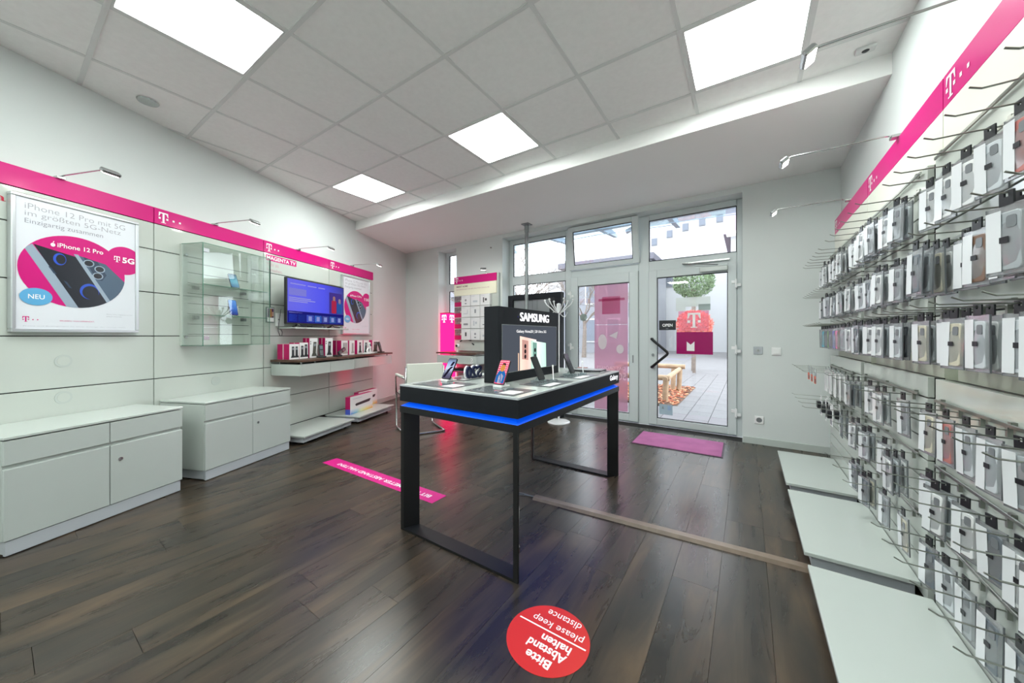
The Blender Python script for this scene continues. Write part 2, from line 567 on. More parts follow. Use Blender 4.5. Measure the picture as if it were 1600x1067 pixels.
dl = thing('recessed_downlight', 'small round recessed downlight in the ceiling near the left wall', 'downlight', (-3.741 + .02, 0.646, H_CEIL))
MB().lathe([(0.058, -0.008), (0.062, 0.0), (0.045, 0.004), (0.04, -0.006)], 28).build('ring', chrome, dl, smooth=False)
MB().lathe([(0.001, -0.004), (0.026, -0.006), (0.03, 0.002), (0.001, 0.003)], 20).build('lamp_face', grey_plastic, dl)
cs = thing('ceiling_sensor', 'small motion sensor with a dark eye in the ceiling by the beam', 'sensor', (0.60, 2.98, H_CEIL - .001))
MB().box(-.045, .045, -.03, .03, -0.012, 0.004).build('housing', bar_white, cs, bevel=.004)
MB().lathe([(0.001, -0.017), (0.014, -0.015), (0.018, -.012)], 16).build('eye', dark_plastic, cs)

# ------------------------------------------------------------------ entrance: frames, windows, doors
YF0, YF1 = Y_DOOR, 4.80
fr = thing('trim_entrance_frame', 'white plastic frame of the entrance with mullions and transom bar', 'frame', (0, 0, 0), kind='structure')
for nm, bx in (('jamb', (-3.2469, -3.17, 0, 2.7149)), ('mullion', (-2.236, -2.141, 0, 2.7149)), ('mullion', (-1.185, -1.056, 0, 2.7149)), ('jamb', (-0.100, -0.0441, 0, 2.7149)),
               ('head_rail', (-3.17, -2.236, 2.637, 2.7149)), ('head_rail', (-2.141, -1.185, 2.675, 2.7149)), ('head_rail', (-1.056, -0.1, 2.644, 2.7149)),
               ('transom_bar', (-3.17, -2.236, 1.977, 2.113)), ('transom_bar', (-2.141, -1.185, 2.005, 2.11)), ('transom_bar', (-1.056, -0.1, 1.99, 2.114)), ('sill_rail', (-3.17, -2.236, 0.0, 0.12))):
    MB().box(bx[0], bx[1], YF0, YF1, bx[2], bx[3]).build(nm, upvc, fr, bevel=.004)
MB().box(-2.141, -1.185, YF0 + .01, YF1, 0.0, 0.022).build('threshold', plinth_grey, fr)
MB().box(-1.056, -0.1, YF0 + .01, YF1, 0.0, 0.022).build('threshold', plinth_grey, fr)
MB().box(-3.245, -0.046, 4.545, 4.744, -0.06, -0.001).build('threshold_strip', subfloor, fr)

def pane(parent, x0, x1, z0, z1, y, g=0.008):
    mb = MB()
    mb.box(x0 - g, x0, y - .014, y + .004, z0 - g, z1 + g); mb.box(x1, x1 + g, y - .014, y + .004, z0 - g, z1 + g)
    mb.box(x0, x1, y - .014, y + .004, z0 - g, z0); mb.box(x0, x1, y - .014, y + .004, z1, z1 + g)
    mb.build('gasket', gasket, parent)
    MB().box(x0, x1, y, y + .006, z0, z1).build('pane', glass, parent)

w1 = thing('window_1', 'narrow white window beside the glowing pillar', 'window', kind='structure')
for bx in ((-4.684, -4.615, 0, 2.70), (-4.30, -4.242, 0, 2.70), (-4.615, -4.30, 2.64, 2.70), (-4.615, -4.30, 1.98, 2.11), (-4.615, -4.30, 0, 0.1)):
    MB().box(bx[0], bx[1], 4.745, 4.80, bx[2], bx[3]).build('frame', upvc, w1, bevel=.003)
pane(w1, -4.607, -4.308, 2.118, 2.632, 4.77)
pane(w1, -4.607, -4.308, 0.108, 1.972, 4.77)
w2 = thing('window_2', 'upper left fixed window showing bare branches', 'window', kind='structure')
pane(w2, -3.162, -2.244, 2.121, 2.629, 4.76)
w3 = thing('window_3', 'tall side window behind the dark display panel', 'window', kind='structure')
pane(w3, -3.162, -2.244, 0.128, 1.969, 4.76)
w4 = thing('window_4', 'upper middle window tilted open into the room', 'window', (0, 4.742, 2.112), kind='structure')
w4.rotation_euler = (math.radians(7.0), 0, 0)
for bx in ((-2.150, -2.075, 0, .60), (-1.245, -1.165, 0, .60), (-2.075, -1.245, 0, .062), (-2.075, -1.245, .535, .60)):
    MB().box(bx[0], bx[1], -.05, 0.0, bx[2], bx[3]).build('sash_rail', upvc, w4, bevel=.004)
pane(w4, -2.067, -1.253, .07, .527, -.03)
w5 = thing('window_5', 'upper right fixed window above the open door sign', 'window', kind='structure')
pane(w5, -1.048, -0.108, 2.122, 2.636, 4.76)

def leaf(name, label, x0, x1, z0, z1, gx0, gx1, gz0, gz1):
    d = thing(name, label, 'door', kind='structure')
    for bx in ((x0, gx0 - .008, z0, z1), (gx1 + .008, x1, z0, z1), (gx0 - .008, gx1 + .008, z0, gz0 - .008), (gx0 - .008, gx1 + .008, gz1 + .008, z1)):
        MB().box(bx[0], bx[1], 4.715, 4.78, bx[2], bx[3]).build('leaf_rail', upvc, d, bevel=.005)
    pane(d, gx0, gx1, gz0, gz1, 4.745)
    return d
d1 = leaf('door_1', 'left glass door leaf with a tall pink film', -2.140, -1.186, .0225, 2.0045, -2.025, -1.309, .128, 1.862)
d2 = leaf('door_2', 'right glass door leaf with black angled handle', -1.0555, -0.1005, .0225, 1.9895, -0.947, -0.194, .113, 1.885)
def hinge(d, x, z):
    o = MB()
    o.tube([(x, 4.70, z - .05), (x, 4.70, z + .05)], .011, 10)
    o.box(x - .012, x + .045, 4.702, 4.716, z - .035, z - .002)
    o.box(x - .045, x + .012, 4.702, 4.716, z + .002, z + .035)
    o.build('hinge', white_plastic, d)
for z in (.28, 1.0, 1.75):
    hinge(d1, -2.138, z); hinge(d2, -0.106, z)
# chevron pull handle
hd = MB()
hd.tube([(-1.005, 4.706, 1.115), (-1.005, 4.655, 1.115), (-0.985, 4.645, 1.098), (-0.822, 4.645, .955), (-0.815, 4.645, .938), (-0.822, 4.645, .922), (-0.985, 4.645, .775), (-1.005, 4.655, .76), (-1.005, 4.712, .76)], .0165, 10)
hd.build('handle', black_mat, d2, smooth=True)
MB().tube([(-1.0, 4.70, .913), (-1.0, 4.716, .913)], .017, 14).build('lock_rosette', chrome, d2)
MB().box(-1.257, -1.245, 4.706, 4.716, .80, .90).build('lock_plate', grey_plastic, d1)
cl = MB()
cl.box(-.47, -.185, 4.655, 4.714, 1.905, 1.962)
cl.build('door_closer', lam_white, d2, bevel=.006)
MB().tube([(-.66, 4.70, 2.035), (-.28, 4.66, 1.975)], .006, 8).build('closer_arm', chrome, d2)
MB().box(-.66, -.165, 4.705, 4.728, 2.028, 2.048).build('closer_rail', chrome, d2, bevel=.002)

# films and stickers on the door glass
film_pink = clear_mat('pink_window_film', (242, 206, 222), gloss=0.02, rough=0.2, haze=0.40, hazecol=(214, 182, 202))
film_text = clear_mat('pale_pink_film_lettering', (252, 232, 242), gloss=0.02, rough=0.2, haze=0.5, hazecol=(250, 226, 238))
film_deep = clear_mat('deep_magenta_film', (200, 40, 130), gloss=0.02, rough=0.15, haze=0.75, hazecol=(176, 20, 110))
film_white = clear_mat('frosted_film', (245, 248, 248), gloss=0.02, rough=0.2, haze=0.55, hazecol=(236, 240, 236))
film_grey = clear_mat('grey_film', (205, 214, 210), gloss=0.02, rough=0.2, haze=0.4, hazecol=(190, 200, 196))
film_rose = clear_mat('pale_rose_film', (250, 214, 226), gloss=0.02, rough=0.2, haze=0.18, hazecol=(244, 200, 214))
film_blue = clear_mat('pale_blue_sticker', (210, 226, 232), gloss=0.02, rough=0.2, haze=0.6, hazecol=(196, 212, 220))
sticker_black = mat('black_sign', (24, 28, 34), 0.3)
pf = thing('window_film', 'tall pink network advertising film on the left glass door', 'film', (-1.789, 4.7425, .135))
MB().box(0, .463, -.001, 0, 0, 1.17).build('film_sheet', film_pink, pf)
MB().box(0, .463, -.0012, 0, 1.176, 1.727).build('film_sheet', film_pink, pf)
for pts in (circle(.115, .935, .062, .105), circle(.36, .84, .05, .06), [(.21, 1.02), (.33, 1.08), (.31, .98)]):
    MB().xz(pts, -.0022).build('logo_cutout', film_white, pf)
lettering('DAS GRÖSSTE', .03, .555, .40, .055, -.0024, film_text, pf, .01, mirror=True)
lettering('5G-NETZ', .03, .42, .41, .10, -.0024, film_text, pf, .02, mirror=True)
lettering('BEI UNS', .03, .32, .18, .05, -.0024, film_text, pf, .01, mirror=True)
mb = MB(); mb.box(.11, .36, -.002, -.001, 1.32, 1.56); mb.box(.06, .42, -.002, -.001, 1.50, 1.535); mb.build('poster_back', clear_mat('pink_film_double', (240, 180, 208), gloss=0.02, rough=0.2, haze=0.2, hazecol=(214, 140, 180)), pf)
gd = thing('round_sticker', 'small grey round sticker on the left glass door', 'sticker', (-1.955, 4.7425, 1.42))
MB().xz(circle(0, 0, .055, n=28), -.001, 0).build('sticker_disc', film_grey, gd)
fw_ = thing('window_film', 'frosted white block film on the right glass door', 'film', (-.737, 4.7425, 1.46))
MB().box(0, .375, -.001, 0, 0.05, .165).build('film_sheet', film_white, fw_)
MB().box(.0, .11, -.0012, 0, 0.0, .05).build('film_sheet', film_white, fw_)
MB().box(.25, .375, -.002, -.001, 0.0, .075).build('film_sheet', film_grey, fw_)
tf = thing('window_film', 'pale rose film with a white T logo on the right door', 'film', (-.708, 4.7425, 1.213))
MB().box(0, .33, -.001, 0, 0, .245).build('film_sheet', film_rose, tf)
t_logo(.10, .04, .18, -.002, print_white, tf, 0)
mf = thing('window_film', 'opaque magenta film with a white tag shape on the right door', 'film', (-.73, 4.7425, .931))
MB().box(0, .394, -.001, 0, 0, .27).build('film_sheet', film_deep, mf)
MB().xz([(.115, .04), (.20, .04), (.20, .155), (.158, .115), (.115, .155)], -.002).build('logo', print_white, mf)
op = thing('open_sign', 'black OPEN sign on the right glass door', 'sign', (-.932, 4.7425, 1.227))
MB().box(0, .195, -.003, 0, 0, .122).build('sign_board', sticker_black, op)
lettering('OPEN', .038, .042, .12, .038, -.0038, print_white, op, .03)
lettering('...', .08, .015, .03, .006, -.0038, ink_grey, op, .03)
st = thing('paper_sticker', 'pale blue paper sticker low on the right glass door', 'sticker', (-.932, 4.7425, .16))
MB().box(0, .158, -.001, 0, 0, .128).build('sticker_sheet', film_blue, st)
MB().box(.10, .14, -.002, -.001, .06, .115).build('printed_patch', mat('sticker_blue', (150, 175, 205), .5), st)
MB().xz([(.03, .07), (.06, .07), (.045, .11)], -.002).build('printed_mark', film_grey, st)

# switches, socket, pole, vent
def plate(name, label, x, z, m, kind):
    r = thing(name, label, 'switch' if kind != 'socket' else 'socket', (x, Y_FAR, z), 0)
    MB().box(-.041, .041, -.011, 0.0, -.041, .041).build('cover_plate', m, r, bevel=.004)
    if kind == 'socket':
        MB().xz(circle(0, .0, .026, n=24), -.012, -.010).build('socket_well', grey_plastic, r)
        for s in (-.01, .01):
            MB().xz(circle(s, 0, .003, n=8), -.0135, -.011).build('contact_hole', dark_plastic, r)
    elif kind == 'key':
        MB().xz(circle(0, .0, .014, n=20), -.017, -.010).build('key_cylinder', chrome, r)
        MB().box(-.002, .002, -.0185, -.016, -.008, .008).build('key_slot', dark_plastic, r)
    else:
        MB().box(-.028, .028, -.016, -.01, -.028, .028).build('rocker', white_plastic, r, bevel=.003)
plate('key_switch', 'grey key switch plate right of the glass door', .095, .999, plinth_grey, 'key')
plate('light_switch', 'white light switch right of the glass door', .25, .992, white_plastic, 'rocker')
plate('wall_socket', 'white power socket low right of the glass door', .104, .261, white_plastic, 'socket')
vt = thing('wall_vent', 'tiny round grey wall plug high beside the entrance windows', 'plug', (-3.472, Y_FAR, 2.595))
MB().xz(circle(0, 0, .013, n=16), -.012, 0).build('plug_cap', chrome, vt)
MB().xz(circle(0, 0, .005, n=10), -.018, -.011).build('plug_pin', dark_plastic, vt)
pl = thing('steel_pole', 'grey steel pole from floor to ceiling behind the dark display', 'pole', (-2.66, 4.33, 0))
MB().lathe([(.026, 0.008), (.026, 2.66), (.032, 2.66), (.032, 2.765)], 20).build('tube', mat('grey_painted_steel', (146, 152, 152), .4, metal=.4), pl, smooth=False)
MB().box(-.06, .06, -.06, .06, 2.765, 2.778).build('ceiling_plate', MATS['grey_painted_steel'], pl, bevel=.002)
MB().box(-.06, .06, -.06, .06, 0.0005, .01).build('foot_plate', MATS['grey_painted_steel'], pl, bevel=.002)

# ------------------------------------------------------------------ left wall: panel system
MODS = [(-0.245, .735, 'behind the large phone poster'), (.741, 1.718, 'behind the glass showcase'), (1.726, 2.706, 'behind the television'), (2.714, 3.72, 'nearest the entrance corner')]
SLOTS = [2.0 + .065, 1.85, 1.503, 1.152, .806, .455, .10]
for k, (s0, s1, lab) in enumerate(MODS):
    r = thing('wall_panel', 'glossy white slotted wall panel with magenta header ' + lab, 'wall panel', LW(s0, 0.001, 0), RZ_L, 'slotted wall panels on the left wall')
    w = s1 - s0
    MB().box(0, w, -.028, 0, .04, 2.19).build('backing_board', groove_dark, r)
    for a, b in zip(SLOTS[1:], SLOTS[:-1]):
        MB().box(0, w, -.049, -.028, a + .0035, b - .0035).build('panel_board', panel_white, r, bevel=.0015)
    MB().box(0, w, -.049, -.028, 2.0685, 2.195).build('header_board', magenta, r)
    if k:
        t_logo(.028, 2.085, .085, -.0505, print_white, r)
LRZ = RZ_L
# lettering on panels
ag = thing('wall_lettering', 'red lettering cut by the picture edge beside the large poster', 'lettering', LW(-.245, .0505, 0), LRZ)
lettering('Magenta', -.11, 1.945, .355, .06, -.001, ink_red, ag, .0)
mt = thing('wall_lettering', 'magenta and grey television slogan above the television', 'lettering', LW(1.74, .0505, 0), LRZ)
MB().box(.012, .42, -.0006, 0, 1.985, 2.05).build('text_field', magenta, mt)
lettering('MAGENTA TV', .02, 1.996, .385, .042, -.0018, print_white, mt, .02)
lettering('Mehr als', .02, 1.925, .15, .04, -.001, mat('pale_rose_ink', (190, 150, 158), .5), mt)
lettering('Fernsehen.', .02, 1.865, .20, .04, -.001, MATS['pale_rose_ink'], mt)
# round cable caps
for s, z, nm in ((.238, .985, 'upper'), (.238, .742, 'lower')):
    c = thing('cable_outlet_cover', f'round white cable outlet cover on the panel under the large poster, {nm} one', 'outlet cover', LW(s, .0505, z), LRZ)
    MB().xz(circle(0, 0, .042, n=28), -.002, 0).build('cap_disc', lam_white, c)
    MB().xz(circle(0, 0, .03, n=28), -.003, -.0015).build('cap_centre', panel_white, c)
c = thing('cable_outlet_cover', 'round white cable outlet cover on the panel above the white cabinet with side view', 'outlet cover', LW(1.222, .0505, .729), LRZ)
c['label'] = 'round white cable outlet cover below the glass showcase'
MB().xz(circle(0, 0, .042, n=28), -.002, 0).build('cap_disc', lam_white, c)

# spot lamps on arms ---------------------------------------------------------
lamp_glow = emit_mat('spot_led_face', (255, 252, 240), 14.0)
def spot(label, loc, rz, group, L=.45):
    """arm along local -y, lamp head at the tip tilted back towards the panel"""
    r = thing('arm_spotlight', label, 'spotlight', loc, rz, group)
    MB().box(-.02, .02, -.022, 0.02, -.004, .012).build('clamp', chrome, r, bevel=.002)
    MB().tube([(0, 0, .012), (0, -.05, .018), (0, -L + .03, .022), (0, -L, .012)], .0045, 8).build('arm', chrome, r, smooth=True)
    hd_ = MB()
    hd_.box(-.045, .045, -.022, .022, -.024, 0)
    h = hd_.build('lamp_head', mat('lamp_head_silver', (176, 178, 178), .25, metal=.9), r, bevel=.006, loc=(0, -L - .012, .008), rot=(math.radians(35), 0, 0))
    MB().box(-.036, .036, -.016, .016, -.0262, -.0245).build('lamp_face', lamp_glow, h)
    ld = bpy.data.lights.new('spot_lamp', 'AREA')
    ld.shape = 'RECTANGLE'; ld.size = .07; ld.size_y = .03
    ld.energy = SPOT_WATT
    ld.color = SPOT_COL
    lo = bpy.data.objects.new('spot_lamp', ld)
    COL.objects.link(lo)
    lo.parent = h
    lo.location = (0, 0, -.028)
    return r
for s, lab in ((.221, 'above the large phone poster'), (1.212, 'above the glass showcase'), (2.188, 'above the television'), (3.189, 'above the small phone poster')):
    spot('silver arm spotlight ' + lab, LW(s, .05, 2.196), LRZ, 'arm spotlights on the left wall')

# posters -----------------------------------------------------------------
poster_paper = mat('poster_paper', (222, 225, 231), .35, spec=.3)
phone_dark = mat('print_phone_black', (22, 26, 36), .25)
phone_steel = mat('print_phone_steel', (150, 166, 182), .25)
phone_blue = mat('print_phone_blue_grey', (72, 92, 112), .25)
phone_blue2 = mat('print_phone_dark_blue', (46, 62, 82), .25)
lens_dark = mat('print_lens_dark', (16, 18, 26), .2)
glow_blue = mat('print_bright_blue', (40, 80, 190), .25)
def poster(label, s, z0, w, h):
    r = thing('poster_frame', label, 'poster', LW(s, .052, z0), LRZ, 'framed phone posters')
    f = MB()
    b = .02
    f.box(0, w, -.04, 0, 0, b); f.box(0, w, -.04, 0, h - b, h); f.box(0, b, -.04, 0, b, h - b); f.box(w - b, w, -.04, 0, b, h - b)
    f.build('frame', silver_frame, r, bevel=.004)
    MB().box(b, w - b, -.03, -.002, b, h - b).build('poster_sheet', poster_paper, r)
    Y = -.031
    cx, cz, R = .455 * w, .478 * h, .287 * h
    cc = circle(cx, cz, R * 1.04, R * .98, 56)
    area = rrect(b, w - b, b, h - b, .001)
    MB().xz(cc, Y).build('magenta_circle', magenta, r)
    c2 = clip_poly(circle(.865 * w, .632 * h, .122 * h, n=44), area)
    MB().xz(c2, Y - .0002).build('magenta_circle', magenta, r)
    def pp(pts, m, dy, nm='printed_phone'):
        q = clip_poly([(cx + a * R, cz + c * R) for a, c in pts], cc)
        if len(q) > 2:
            MB().xz(q, Y - dy).build(nm, m, r)
    pp([(-.93, .47), (-.80, .60), (.15, -1.05), (-.15, -1.05)], phone_steel, .0006)
    pp([(-.78, .60), (.02, .42), (.78, -.95), (.1, -1.1)], phone_dark, .0009)
    pp([(-.06, .50), (.60, .34), (1.1, -.2), (1.0, -.9), (.72, -.92)], phone_blue, .0012)
    pp([(-.06, .50), (.03, .50), (.78, -.88), (.70, -.93)], phone_steel, .0014)
    pp([(.13, .46), (.42, .38), (.62, .02), (.52, -.16), (.40, -.14)], phone_blue2, .0016, 'printed_camera')
    for a, c in ((.24, .30), (.47, .17), (.43, -.03)):
        q = circle(cx + a * R, cz + c * R, .115 * R, .10 * R, 24)
        MB().xz(q, Y - .0019).build('printed_lens_ring', phone_steel, r)
        q = circle(cx + a * R, cz + c * R, .09 * R, .078 * R, 24)
        MB().xz(q, Y - .0022).build('printed_lens', lens_dark, r)
    pp(circle(-.32, .30, .12, .16, 20), glow_blue, .0012, 'printed_glow')
    pp(circle(-.30, .30, .09, .13, 20), phone_dark, .0014, 'printed_glow')
    pp(circle(.26, -.50, .2, .22, 24), glow_blue, .0011, 'printed_glow')
    pp(circle(.28, -.53, .17, .19, 24), phone_dark, .00115, 'printed_glow')
    for a, c in ((-.50, .0), (-.22, -.34)):
        pp([(a - .03, c + .08), (a + .03, c + .05), (a + .13, c - .12), (a + .07, c - .10)], phone_blue2, .0011, 'printed_button')
    bx, bz = .165 * w, .262 * h
    MB().xz(circle(bx, bz, .080 * h, .064 * h, 36), Y - .0024).build('blue_badge', cyan_badge, r)
    lettering('NEU', bx - .040 * h, bz - .017 * h, .080 * h, .034 * h, Y - .003, print_white, r, .01)
    lettering('iPhone 12 Pro mit 5G', .09 * w, .90 * h, .78 * w, .042 * h, Y, ink_grey, r, -.008)
    lettering('im größten 5G-Netz', .09 * w, .838 * h, .74 * w, .050 * h, Y, ink_grey, r, -.008)
    lettering('Einzigartig zusammen', .09 * w, .785 * h, .58 * w, .044 * h, Y, mat('dark_grey_ink', (136, 138, 150), .5), r, -.008)
    lettering('iPhone 12 Pro', .31 * w, .655 * h, .36 * w, .034 * h, Y - .0026, print_white, r, .012)
    mbx = MB(); mbx.xz(circle((.278) * w, .667 * h, .017 * w, .014 * h, 16), Y - .0026); mbx.xz([(.278 * w, .682 * h), (.286 * w, .688 * h), (.288 * w, .697 * h), (.279 * w, .692 * h)], Y - .0026); mbx.build('fruit_mark', print_white, r)
    t_logo(.765 * w, .612 * h, .050 * h, Y - .0026, print_white, r, 0)
    lettering('5G', .842 * w, .612 * h, .115 * w, .050 * h, Y - .0026, print_white, r, .03)
    t_logo(.075 * w, .075 * h, .04 * h, Y, magenta, r)
    lettering('ERLEBEN, WAS VERBINDET.', .33 * w, .083 * h, .27 * w, .010 * h, Y, magenta, r)
    lettering('iPhone 12 Pro: Tagespreis im Tarif', .70 * w, .150 * h, .24 * w, .009 * h, Y, ink_grey, r)
    lettering('gültig für Neukunden', .70 * w, .132 * h, .14 * w, .009 * h, Y, ink_grey, r)
    lettering('Preise und Bedingungen im Shop. Solange der Vorrat reicht.', .08 * w, .040 * h, .80 * w, .009 * h, Y, mat('pale_grey_ink', (190, 192, 200), .5), r)
poster('large framed phone poster in silver frame at the left edge', 0.003, 1.177, .615, .85)
poster('small framed phone poster right of the television', 2.935, 1.177, .644, .855)

# glass showcase -----------------------------------------------------------
sc = thing('glass_showcase', 'wall-mounted glass showcase with two glass shelves', 'showcase', LW(.92, .051, 1.068), LRZ)
CW, CD, CH = .64, .25, .878
MB().box(0, CW, -.02, 0, 0, CH).build('back_panel', panel_white, sc)
for z in (.10, .19, .28, .37, .46, .55, .64, .73):
    MB().box(.045, CW - .03, -.0215, -.0195, z - .002, z + .002).build('groove', groove_dark, sc)
MB().box(.002, .042, -.03, -.02, 0.004, CH - .004).build('side_post', lam_white, sc, bevel=.002)
MB().box(0, .005, -CD, -.03, .006, CH - .006).build('side_pane', case_glass, sc)
MB().box(CW - .005, CW, -CD, -.02, .006, CH - .006).build('side_pane', case_glass, sc)
MB().box(.006, CW - .006, -CD, -CD + .005, .006, CH - .006).build('glass_door', case_glass, sc)
MB().box(0, CW, -CD, -.02, 0, .006).build('bottom_pane', case_glass, sc)
MB().box(0, CW, -CD, -.02, CH - .006, CH).build('top_pane', case_glass, sc)
e = MB()
for x0 in (0, CW - .004):
    e.box(x0, x0 + .004, -CD - .001, -CD + .003, 0, CH)
for z0 in (0, CH - .004):
    e.box(0.004, CW - .004, -CD - .001, -CD + .002, z0, z0 + .004)
    e.box(0, .003, -CD + .003, -.02, z0, z0 + .004)
e.build('pane_edge', glass_edge, sc)
for z in (.262, .525):
    s_ = MB().box(.02, CW - .01, -CD + .02, -.022, z, z + .006).build('shelf', case_glass, sc)
    ed = MB().box(.02, CW - .01, -CD + .018, -CD + .0205, z, z + .006)
    ed.build('shelf_edge', glass_edge, s_)
    for x0 in (.08, CW - .12):
        MB().box(x0, x0 + .035, -.06, -.022, z - .03, z - .001).build('bracket', grey_plastic, s_, bevel=.002)
for z in (.075, CH - .09):
    MB().tube([(.02, -.031, z), (.02, -.045, z)], .011, 12).build('fixing_knob', chrome, sc)
for z in (.05, CH - .08):
    MB().box(.004, .05, -CD - .006, -CD - .001, z, z + .035).build('hinge', chrome, sc, bevel=.002)
MB().box(CW + .001, CW + .006, -CD - .004, -CD + .006, .38, .87).build('edge_seal', dark_plastic, sc)

def phone_on_stand(name, label, loc, rz, screen, group=None, tilt=28, w=.072, h=.15, back=dark_plastic, stand=white_plastic, parent_extra=None):
    """phone leaning back on a small stand; front faces local -y"""
    r = thing(name, label, 'phone', loc, rz, group)
    st_ = MB(); st_.yz([(-.035, 0), (.05, 0), (.05, .008), (.02, .012), (.0, .035), (-.012, .03), (-.012, .012), (-.035, .012)], -.03, .03)
    st_.build('stand', stand, r, bevel=.002)
    a = math.radians(-tilt)
    ph = MB().xz(rrect(-w / 2, w / 2, 0, h, .009), -.004, .004).build('phone_body', back, r, loc=(0, -.018, .014), rot=(a, 0, 0))
    MB().xz(rrect(-w / 2 + .003, w / 2 - .003, .003, h - .003, .007), -.0046).build('screen', screen, ph)
    return r, ph
scr_teal = gradient_mat('phone_screen_teal', [(0, (40, 90, 130)), (.45, (70, 150, 175)), (1, (20, 60, 90))], 'Z', 1.0)
scr_indigo = gradient_mat('phone_screen_indigo', [(0, (30, 40, 120)), (.5, (60, 110, 190)), (1, (90, 140, 210))], 'Z', 1.0)
p = LW(1.30, .051 + .12, 1.068 + .531)
phone_on_stand('display_phone', 'phone with teal screen on the upper showcase shelf', p, LRZ - .2, scr_teal, 'phones in the glass showcase', tilt=25, stand=acrylic)
p = LW(1.285, .051 + .12, 1.068 + .268)
_, ph = phone_on_stand('display_phone', 'phone with indigo screen on the lower showcase shelf', p, LRZ - .12, scr_indigo, 'phones in the glass showcase', tilt=14, stand=acrylic)
pc_ = thing('price_card', 'small white price card behind the phone on the lower showcase shelf', 'price card', LW(1.36, .051 + .05, 1.068 + .269), LRZ)
MB().box(-.035, .035, -.002, 0, 0, .11).build('card', print_white, pc_)
MB().box(-.028, .0, -.003, -.002, .06, .095).build('printed_field', film_grey, pc_)

# cabinets -----------------------------------------------------------------
def cabinet(label, s0, s1, split):
    r = thing('base_cabinet', label, 'cabinet', LW(s0, 0.055, 0), LRZ, 'white base cabinets along the left wall')
    w = s1 - s0; D = .465
    MB().box(0, w, -D + .02, 0, .082, .606).build('body', lam_white, r, bevel=.002)
    MB().box(-.002, w + .002, -D - .002, 0, .611, .626).build('worktop', lam_white, r, bevel=.002)
    MB().box(.004, w - .004, -D + .02, -.004, .606, .611).build('shadow_gap', groove_dark, r)
    MB().box(.008, w - .012, -D + .005, -D + .022, .006, .08).build('plinth', plinth_grey, r)
    MB().box(.012, .03, -D + .03, -.02, .01, .08).build('plinth', plinth_grey, r)
    for x0 in (.12, w / 2, w - .1):
        MB().lathe([(.018, .0005), (.018, .01), (.008, .012), (.008, .03)], 12, (x0, -D + .05)).build('levelling_foot', dark_plastic, r)
    m = split - s0
    for a, b in ((.002, m - .002), (m + .002, w - .002)):
        MB().box(a, b, -D, -D + .019, .478, .604).build('drawer_front', front_grey, r, bevel=.0015)
        dd = MB().box(a, b, -D, -D + .019, .084, .455).build('door', front_grey, r, bevel=.0015)
        MB().box(a + .004, b - .004, -D + .004, -D + .019, .455, .4575).build('grip_strip', lam_white, dd)
        if a > .01:
            MB().xz(circle(m + .05, .36, .011, n=16), -D - .005, -D).build('lock', chrome, dd)
            MB().box(m + .049, m + .051, -D - .006, -D - .004, .354, .366).build('key_slot', dark_plastic, dd)
    MB().box(.004, w - .004, -D + .017, -D + .0215, .4555, .4775).build('grip_recess', lam_white, r)
cabinet('white low cabinet under the large phone poster', -.205, .617, .21)
cabinet('white low cabinet under the glass showcase', .775, 1.592, 1.18)

# platforms -----------------------------------------------------------------
def platform(label, loc, rz, w, D, group, ztop=.10):
    r = thing('display_platform', label, 'platform', loc, rz, group)
    MB().box(0, w, -D, 0, ztop - .019, ztop).build('top_board', lam_white, r, bevel=.002)
    MB().box(.02, w - .03, -D + .03, -D + .046, .026, ztop - .019).build('apron', plinth_grey, r)
    MB().box(.02, .036, -D + .046, -.01, .026, ztop - .019).build('apron', plinth_grey, r)
    MB().box(w - .045, w - .029, -D + .046, -.01, .026, ztop - .019).build('apron', plinth_grey, r)
    for x0 in (.08, w - .1):
        for y0 in (-D + .06, -.05):
            MB().lathe([(.016, .0005), (.016, .012), (.008, .014), (.008, .03)], 10, (x0, y0)).build('levelling_foot', dark_plastic, r)
    return r
platform('low white platform under the television shelf', LW(1.70, .06, 0), LRZ, .815, .525, 'white display platforms')
platform('low white platform carrying the router boxes', LW(2.62, .06, 0), LRZ, .83, .525, 'white display platforms')

# floating shelves ---------------------------------------------------------
def floating(label, loc, rz, w, D, group, splits=(.5,)):
    r = thing('floating_shelf', label, 'shelf', loc, rz, group)
    xs = [0] + [w * k for k in splits] + [w]
    MB().box(.004, w - .004, -D + .02, 0, 0.002, .128).build('body', lam_white, r, bevel=.002)
    for a, b in zip(xs[:-1], xs[1:]):
        MB().box(a + .0015, b - .0015, -D, -D + .018, 0, .13).build('drawer_front', lam_white, r, bevel=.0015)
    for x0 in (.06, w - .06, .26):
        for y0 in (-D + .05, -.06):
            MB().lathe([(.008, .128), (.008, .152)], 10, (x0, y0)).build('spacer', chrome, r)
    MB().box(-.006, w + .006, -D - .012, -.002, .152, .176).build('wooden_top', wood_dark, r, bevel=.002)
    return r
floating('floating white drawer shelf with dark wooden top under the television', LW(1.803, .055, .713), LRZ, .90, .39, 'floating drawer shelves')
floating('floating white drawer shelf with dark wooden top under the small poster', LW(2.76, .055, .713), LRZ, .93, .35, 'floating drawer shelves', (.33,))
ZS = .8895

